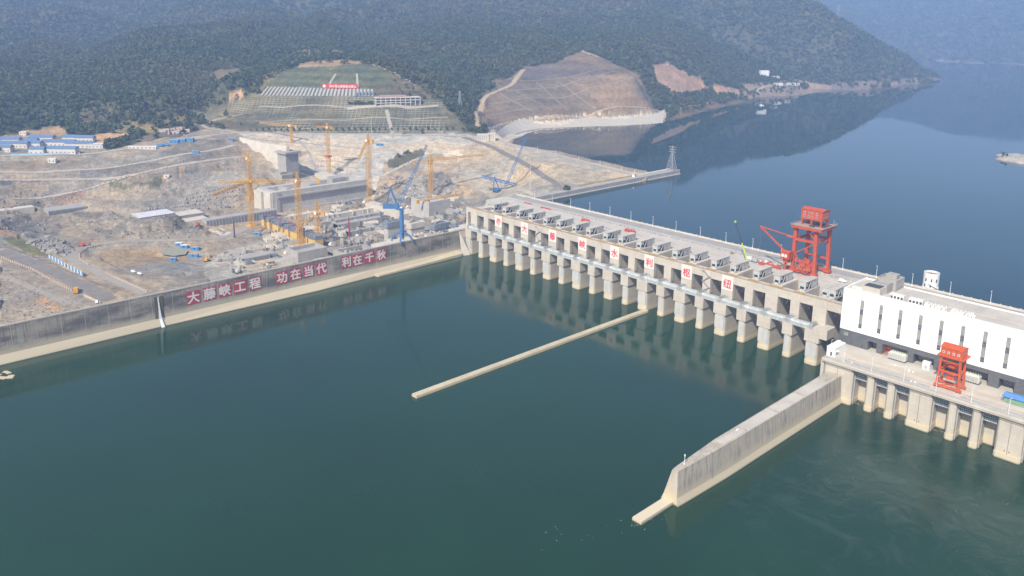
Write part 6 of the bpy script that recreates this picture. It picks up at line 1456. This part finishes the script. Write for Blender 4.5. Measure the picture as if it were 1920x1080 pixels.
camp = [((118,287),34,9,5.6,'long two-storey cream block with a blue roof, front row of the camp'),((72,288),17,9,5.6,'short cream block with a blue roof left of the long front block'),((8,284),20,9,5.6,'cream block with a blue roof at the left edge of the camp'),
        ((28,276),34,9,5.0,'long blue-roofed block in the second row, at the left edge'),((62,275),22,9,5.0,'blue-roofed block in the second row behind the gap'),((112,273),40,11,5.0,'widest blue-roofed block behind the long front block'),((152,276),34,10,5.0,'blue-roofed block at the right end of the second row'),
        ((80,264),30,9,5.0,'blue-roofed block at the back left of the camp'),((160,265),24,9,5.0,'blue-roofed block at the back right of the camp'),((132,264),16,9,5.0,'bright blue-roofed block in the middle of the back row'),((60,270),16,9,5.0,'small blue-roofed block beside the widest one'),((20,268),26,9,5.0,'blue-roofed block at the back left edge')]
for q, L, W, H, lab in camp: hut(q, L, W, H, 'cream', 'blue_roof', lab, cat='camp building', group='blue-roofed camp buildings', gable=3.0)
hut((183,277), 18, 10, 4.6, 'cream', 'roof_lap', 'grey-roofed shed at the right end of the camp', gable=1.6)
hut((45,252), 9, 6, 3.5, 'cream', 'white_paint', 'small pale hut on the orange earth above the camp')
f0 = on_ground(20, 292); f1 = on_ground(150, 289)
b = MB(); b.bar(f0+Vector((0,0,1)), f1+Vector((0,0,1)), .12, 2.2); o = b.build('blue_fence', plain('light_blue_fence', (.3,.5,.62), .6)); tag(o, 'light blue site fence in front of the blue-roofed camp', 'fence')
hut((99,304), 9, 5, 4, 'cream', 'white_paint', 'lone white cabin on the terrace below the camp')
hut((268,279), 34, 5, 3, 'cream', 'white_paint', 'long low white shed beside the upper road')
for x, lab in ((327,'left'),(340,'middle'),(355,'right')): hut((x, 268-(x-327)*.11), 11, 5, 4.2, 'hutblue', 'steel', lab + ' blue cabin of the three beside the upper road', group='three blue cabins by the upper road')
for q, lab in (((300,275),'blue lorry'),((312,274),'second blue lorry')):
    f = on_ground(*q); o = empty('lorry', f, -YAW); tag(o, lab + ' parked beside the upper road', 'lorry'); b = MB(); b.box(-3.6,2,-1.2,1.2,1,3.2); b.build('body', M['hutblue'], o); b = MB(); b.box(2.1,3.8,-1.2,1.2,.7,3.0); b.build('cab', M['hutblue'], o)
    for x in (-2.5,2.8):
        for y in (-1.2,1.2): q_ = MB(); q_.tube((x,y-.15,.5),(x,y+.15,.5),.5,.5,8); q_.build('wheel', M['tyre'], o)
for q, lab, L in (((336,461),'blue cabin with a white roof at the far side of the pond',6),((346,465),'blue container right of the white-roofed cabin',6),((366,469),'two-part blue cabin on the pale slab by the pond',7),((325,489),'small blue cabin below the pond',5),((482,441),'light blue cabin beside the ochre clad piers',7),((363,482),'grey blue cabin among stores right of the pond',8),((313,333),'small white cabin on the orange earth',6),((433,263),'blue cabin by the pale cutting',6),((367,287),'pale blue cabin on the slope below the upper road',8),((712,273),'blue lorry trailer on the lined slope',9),((676,360),'small blue cabin on the ledge left of the tall crane',5)):
    hut(q, L, 3, 2.8, 'hutblue' if 'white cabin' not in lab else 'cream', 'steel' if 'white' not in lab else 'white_paint', lab)
for q, h, lab in (((440,447),15,'thin dark mast standing on the pale slab'),((655,446),20,'red and white lattice mast in the middle of the pit')):
    f = on_ground(*q); o = empty('mast', f); tag(o, lab, 'mast'); b = MB(); lattice(b, (0,0,0), (0,0,h), .9, .5, 8, .2); b.build('pole', M['dark'] if h < 18 else M['crimson'], o); b = MB(); b.box(-1,1,-1,1,0,.5); b.build('base', M['conc_grey'], o)
# small crane beside the guide wall
f = on_ground(445, 512); o = empty('crawler_crane', (f.x, f.y, f.z)); tag(o, 'small cream crawler crane with thin boom just behind the guide wall', 'crane')
b = MB(); [b.box(-3.2,3.2,s-.4,s+.4,0,1) for s in (-1.5,1.5)]; b.build('tracks', M['dark'], o); b = MB(); b.box(-2.6,2.2,-1.4,1.4,1.05,3); b.build('house', M['cream'], o); b = MB(); lattice(b, (2,0,2.4), px_on(o, 456, 470), 1.1, .7, 12, .16); b.build('boom', M['cream'], o)
def digger(q, mat, label, rz, name='excavator'):
    f = on_ground(*q); o = empty(name, f, rz); tag(o, label, name.replace('_', ' ')); b = MB(); [b.box(-2.4,2.4,s-.35,s+.35,0,.95) for s in (-1.2,1.2)]; b.build('tracks', M['dark'], o)
    b = MB(); b.box(-2.2,1.4,-1.3,1.3,1.0,2.5); b.box(.2,1.6,.1,1.3,2.5,3.4); b.build('body', M[mat], o); b = MB(); b.bar((1.2,-.4,2.2),(4.2,-.4,5.2),.5); b.bar((4.2,-.4,5.2),(6.4,-.4,2.6),.4); b.build('arm', M[mat], o); b = MB(); b.obox((6.4,-.4,1.3),1.2,1.3,1.3); b.build('bucket', M['dark'], o); return o
digger((154,462), 'orange', 'orange excavator beside the bend of the ring road', .9); digger((372,424), 'orange', 'orange excavator below the pale flat slab', -.6)
digger((388,490), 'yellow', 'yellow excavator among stores right of the pond', 2.2)
f = on_ground(143, 548); o = empty('road_roller', f, math.atan2(-.3,.9)); tag(o, 'yellow flatbed road machine on the dark ramp road', 'machine'); b = MB(); b.box(-5,3,-1.5,1.5,1,1.7); b.build('bed', M['ochre'], o); b = MB(); b.box(3.1,5,-1.3,1.3,.8,3.4); b.box(-2,1,-1.2,1.2,1.7,3.3); b.build('cab', M['yellow'], o)
for x in (-4,-2.6,3.8):
    for y in (-1.3,1.3): q_ = MB(); q_.tube((x,y-.2,.5),(x,y+.2,.5),.5,.5,8); q_.build('wheel', M['tyre'], o)
for q, rz, lab in (((250,511),.2,'white car on the lower road beside the guide wall'),((262,515),.2,'second white car on the lower road beside the guide wall'),((182,568),-.4,'white car at the foot of the dark ramp road')):
    f = on_ground(*q); car('white_car', (f.x, f.y, f.z+.3), rz, M['white_paint'], lab)
# concrete blocks along the haul roads
M['block_pink'] = plain('faded_orange_block', (.46,.36,.27), .8)
def barrier_row(pts, n, lab, grp):
    L = [on_ground(*p) for p in pts]; src = None; seg = [(b_-a).length for a, b_ in zip(L[:-1], L[1:])]; tot = sum(seg)
    for i in range(n):
        d = tot*i/n; k = 0
        while k < len(seg)-1 and d > seg[k]: d -= seg[k]; k += 1
        p = L[k].lerp(L[k+1], d/seg[k]); dr = (L[k+1]-L[k]); rz = math.atan2(dr.y, dr.x)
        if src is None:
            b = MB(); b.sweep([(-.5,-.3),(.5,-.3),(.28,1.1),(-.28,1.1)], 'X', -1.0, 1.0); src = b.build('road_block', M['block_pink']); tag(src, lab, 'road block', grp); o = src
        else: o = copy_tree(src)
        o.location = (p.x, p.y, ground_z(p.x, p.y)+.1); o.rotation_euler.z = rz
barrier_row([(0,481),(60,505),(110,533),(138,547)], 36, 'faded orange concrete block edging the dark ramp road', 'blocks along the dark ramp road')
barrier_row([(160,556),(190,569)], 14, 'faded orange block at the lower end of the dark ramp road', 'blocks at the ramp foot')
barrier_row([(228,455),(190,460),(163,466),(149,476),(150,486),(168,498)], 32, 'pale block edging the ring road bend', 'blocks round the ring road bend')
barrier_row([(199,512),(240,532),(278,549)], 24, 'faded orange block edging the lower ring road', 'blocks along the lower ring road')
barrier_row([(940,276),(985,302),(1030,330),(1058,353)], 40, 'pale block edging the dark berm road', 'blocks along the berm road')
L0, L1 = on_ground(92,485), on_ground(157,519); o = empty('hoarding', (0,0,0)); tag(o, 'blue and white site hoarding along the upper edge of the ramp', 'hoarding'); n = 22
for i in range(n):
    if i == 11: continue
    a, c_ = L0.lerp(L1, i/n), L0.lerp(L1, (i+.93)/n); b = MB(); b.bar(a+Vector((0,0,1.9)), c_+Vector((0,0,1.9)), .12, 3.4); b.build('panel', M['hutblue'] if i % 2 else M['stripe'], o)
M['slope_sign'] = plain('pale_pink_board', (.46,.38,.36), .7, var=.2, sc=2)
# pale character boards on the slope above the upper road (unreadable at this distance)
for r_, (x0, y0, x1, y1) in enumerate(((302,248.5,339,244.5),(318,253,353,248))):
    for i in range(7):
        f = on_ground(x0+(x1-x0)*i/6, y0+(y1-y0)*i/6); o = MB(); o.obox((0,0,.2), 4.2, .3, 4.4, -YAW); o = o.build('slope_board', M['slope_sign']); o.location = f
        tag(o, 'pale square board in the %s row on the dark slope' % ('upper' if r_ == 0 else 'lower'), 'sign board', '%s row of pale boards on the dark slope' % ('upper' if r_ == 0 else 'lower'))
# ------------------------------------------------------------------ on the green hill
fL, fR = on_ground(605,167), on_ground(671,167); o = empty('banner', ((fL+fR)/2)); tag(o, 'long red banner with white characters across the green hill', 'banner')
dv = fR-fL; o.rotation_euler = (0,0,math.atan2(dv.y,dv.x)); L = dv.length
b = MB(); b.box(-L/2,L/2,-.15,.15,1.0,7.2); b.build('cloth', M['sign_red'], o)
b = MB(); [b.box(-L/2+i*L/8-.15,-L/2+i*L/8+.15,.16,.5,-1,7) for i in range(9)]; b.build('post', M['steel'], o)
glyph('绿水青山就是金山银山', 4.0, M['sign_white'], o, (L*.07,-.2,4.1), RX, bold=.02)
q_ = MB(); q_.tube((-L*.45,-.18,4.1),(-L*.45,-.24,4.1),2.2,2.2,14); q_.build('emblem', M['sign_white'], o)
bl, br = on_ground(704,199), on_ground(788,196); o = empty('visitor_centre', (bl+br)/2); dv = br-bl; o.rotation_euler.z = math.atan2(dv.y,dv.x); L = dv.length; tag(o, 'long pale three-storey building with open galleries on the green hill', 'building')
b = MB(); b.box(-L/2+1,L/2-1,0,12,-2,11); b.build('wall', M['darkgrey'], o)
b = MB()
for z in (3.4,7.0,10.8): b.box(-L/2,L/2-(12 if z < 4 else 0),-2.0,13,z,z+1.0)
b.build('balcony', M['cream'], o); b = MB()
for i in range(10): b.box(-L/2+i*(L-1)/9,-L/2+i*(L-1)/9+1.0,-1.9,-.9,-2,10.8)
b.build('column', M['cream'], o); b = MB(); b.box(-L/2+3,L/2-14,1,12,11.8,12.6); b.box(-L/2+8,L/2-20,3,11,12.6,14.4); b.build('roof', plain('pinkish_roof',(.4,.27,.23),.8), o)
for i in range(8):
    b = MB(); X = -L/2+4+i*(L-8)/7; b.box(X-1.6,X+1.6,-.06,-.02,4.8,6.8); b.build('window', M['glass'], o)
for i in range(6):
    f = on_ground(668+i*6.4, 181-(i*.4)); o = empty('grey_tank', f); tag(o, 'grey upright net roll at the right end of the pale hill band', 'net roll', 'net rolls on the green hill'); b = MB(); b.tube((0,0,0),(0,0,6.5),1.9,1.9,10); b.build('body', M['steelblue'], o)
# pale netting laid over one band of the slope
b = MB()
for i in range(30):
    p, q = on_ground(503+i*6.7, 163.5+.15*i), on_ground(490+i*7.2, 180+.05*i); dd = (q-p); sd = Vector((-dd.y, dd.x, 0)).normalized()*1.55; pr = None
    for j in range(6):
        m_ = p.lerp(q, j/5); m_.z = ground_z(m_.x, m_.y)+.6; cur = (m_-sd, m_+sd+Vector((0,0,.3)))
        if pr: b.add([pr[0], pr[1], cur[1], cur[0]], [(0,1,2,3)])
        pr = cur
o = b.build('netting', plain('grey_netting', (.33,.335,.33), .8, var=.25)); tag(o, 'broad band of pale grey netting strips on the green hill below the banner', 'netting')
# single trees that can be told apart
def tree(p, h, label, group):
    o = empty('tree', p); tag(o, label, 'tree', group); b = MB(); b.tube((0,0,-.3),(0,0,h*.5),.22,.12,6); b.bar((0,0,h*.35),(h*.15,0,h*.6),.1); b.bar((0,0,h*.4),(-h*.1,h*.12,h*.62),.1); b.build('trunk', M['bark'], o)
    b = MB(); n = 90
    for i in range(n):
        u = Vector((random.gauss(0,1),random.gauss(0,1),random.gauss(0,1))).normalized()*random.uniform(.5,1.05); c_ = Vector((u.x*h*.34,u.y*h*.34,h*.62+u.z*h*.36)); s = h*.085*random.uniform(.6,1.3); a = Vector((random.gauss(0,1),random.gauss(0,1),random.gauss(0,1))).normalized(); e = a.orthogonal().normalized()*s; g_ = a.cross(e.normalized())*s
        b.add([c_-e-g_*.7,c_+e-g_*.6,c_+e*.8+g_,c_-e*.7+g_*.8],[(0,1,2,3)])
    b.build('crown', M['leaf'], o); return o
tr = None
rows = [((655+i*5.2,197+.2*math.sin(i)),6,'small round tree in the row left of the hill building','trees left of the hill building') for i in range(9)] + [((470+i*11.5,246.5-i*.05),5,'small tree in the row along the road under the gridded hill','trees along the road under the hill') for i in range(34)] + [((424,221),11,'lone dark tree on the grass inside the road loop',None),((360,239),8,'dark tree beside the road loop',None),((452,236),5,'small tree at the edge of the grid beside the loop',None)]
for q, h, lab, grp in rows:
    f = on_ground(*q)
    if tr is None or grp is None: o = tree(f, h, lab, grp); tr = tr or o; o['label'] = lab
    else: o = copy_tree(tr); o.location = f; o.rotation_euler.z = random.random()*6; k = h/6*random.uniform(.7,1.25); o.scale = (k,k,k); o['label'] = lab; o['group'] = grp
# ------------------------------------------------------------------ round the reservoir
for q, dx, dy, h, lab in (((906,263),16,10,8,'pale concrete valve house at the head of the embankment'),((922,263),10,9,9,'taller pale block beside the valve house')):
    f = on_ground(*q); o = empty('valve_house', f, -YAW); tag(o, lab, 'building'); b = MB(); b.box(-dx/2,dx/2,-dy/2,dy/2,-3,h); b.build('wall', M['conc_pale'], o); b = MB(); b.box(-dx/2-.3,dx/2+.3,-dy/2-.3,dy/2+.3,h+.01,h+.5); b.build('roof', M['cream'], o); b = MB(); [b.box(-dx/2+1.5+i*2.6,-dx/2+2.6+i*2.6,-dy/2-.1,-dy/2-.02,1,h-1) for i in range(int(dx/3))]; b.build('panel', M['conc_grey'], o)
hut((1432,144), 22, 16, 16, 'white', 'white_paint', 'white cubic villa above the far reservoir shore', cat='villa')
hut((1452,147), 24, 10, 6, 'cream', 'roof_lap', 'low pale house right of the white villa', cat='house')
for i, x in enumerate((1455,1462,1478,1487,1494)): hut((x, 160-.1*i), 13, 8, 6, 'white_paint' if i % 2 else 'cream', 'roof_lap', 'small pale house on the shore below the villa, %s' % ('leftmost','second','third','fourth','rightmost')[i], cat='house', group='small houses on the far shore')
f = at(1474, 176, RES); o = empty('pontoon', f, -YAW); tag(o, 'pale blue roofed pontoon moored at the far shore', 'pontoon'); b = MB(); b.box(-16,16,-6,6,-.5,1.2); b.build('deck', M['conc_pale'], o); b = MB(); b.add([(-14,-5,5),(14,-5,5),(14,5,5),(-14,5,5),(-14,0,7),(14,0,7)],[(0,1,5,4),(2,3,4,5),(1,2,5),(3,0,4),(3,2,1,0)]); b.build('roof', M['stripe'], o); b = MB(); [b.box(x-.2,x+.2,y-.2,y+.2,1.2,5) for x in (-13,-4,4,13) for y in (-4,4)]; b.build('post', M['steel'], o)
bs = None
for i in range(15):
    x = 1757+i*5.6 + (8 if i > 7 else 0); f = at(x, 114.6+(x-1757)*.055, RES); lab = 'pale barge moored along the farthest shore, %s cluster' % ('left' if i < 8 else 'right')
    if bs is None:
        bs = empty('barge', f); tag(bs, lab, 'barge', 'barges along the farthest shore'); b = MB(); b.loft([[(x_,-w_,0),(x_,w_,0),(x_,w_*1.1,3),(x_,-w_*1.1,3)] for x_, w_ in ((-10,1),(-7,3),(7,3),(10,1))]); b.build('hull', M['conc_grey'], bs); b = MB(); b.box(-10,-4,-2.5,2.5,3,6.5); b.box(-1,7,-3,3,3,4.2); b.build('cabin', M['cream'], bs); o = bs
    else: o = copy_tree(bs); o.location = f; o['label'] = lab
    o.scale = (.5,.5,.55); o['group'] = ('left' if i < 8 else 'right') + ' cluster of far barges'; o.rotation_euler.z = -YAW + random.uniform(-.3,.3)
# little gravel spit at the right edge
c0 = at(1950, 303, RES); b = MB(); ring0, ring1, ring2 = [], [], []; n = 26
for i in range(n):
    a = 2*math.pi*i/n; k = 1+.18*math.sin(3*a+1)+.1*math.sin(7*a); ring0.append((c0.x+60*k*math.cos(a), c0.y+38*k*math.sin(a), RES-2)); ring1.append((c0.x+52*k*math.cos(a), c0.y+32*k*math.sin(a), RES+2.5)); ring2.append((c0.x+30*k*math.cos(a), c0.y+18*k*math.sin(a), RES+6+math.sin(5*a)))
b.loft([ring0, ring1, ring2]); o = b.build('gravel_land', plain('pale_gravel',(.36,.33,.27),.95,var=.3,sc=.15), smooth=True); tag(o, kind='structure')
for i in range(4):
    a = math.radians(175+i*14); p = Vector((c0.x+44*math.cos(a), c0.y+27*math.sin(a), RES+3)); o = copy_tree(tr); o.location = p; k = random.uniform(.6,1.1); o.scale = (k,k,k); o['label'] = 'dark bush on the gravel spit at the right edge of the reservoir'; o['group'] = 'bushes on the gravel spit'
# shoal and drift in the river
b = MB(); P0 = at(8, 704, .0)
for i in range(9): b.obox((P0.x+random.uniform(-6,6), P0.y+random.uniform(-5,3), -.6), random.uniform(2,6), random.uniform(1.5,3.5), random.uniform(.7,1.3), random.random()*3)
o = b.build('shoal', M['jetty']); tag(o, kind='stuff')
f = at(1428, 198, RES); o = empty('villa_reflection', f, .4); tag(o, 'tiny white stand-in for the villa reflection on the reservoir', 'reflection'); b = MB(); b.loft([[(x_,-w_,0),(x_,w_,0),(x_,w_*1.2,1.2),(x_,-w_*1.2,1.2)] for x_, w_ in ((-5,.8),(-2,1.5),(3,1.4),(5.5,.3))]); b.build('hull', M['white_paint'], o); b = MB(); b.box(-2.5,1,-1,1,1.2,2.8); b.build('cabin', M['white_paint'], o)  # white shape added in place of the villa's mirror image on the water
# ------------------------------------------------------------------ haze: one closed box of even air round the place
hz = MB().box(-9000, 3000, -1200, 9000, -31, 705).build('haze', bpy.data.materials.new('haze_air')); tag(hz, kind='stuff')
m = hz.data.materials[0]; m.use_nodes = True; t = m.node_tree; t.nodes.clear()
o_ = t.nodes.new('ShaderNodeOutputMaterial'); v_ = t.nodes.new('ShaderNodeVolumePrincipled')
v_.inputs['Color'].default_value = (.40, .59, 1.0, 1); v_.inputs['Density'].default_value = .00021; v_.inputs['Anisotropy'].default_value = 0.0
t.links.new(v_.outputs[0], o_.inputs['Volume'])
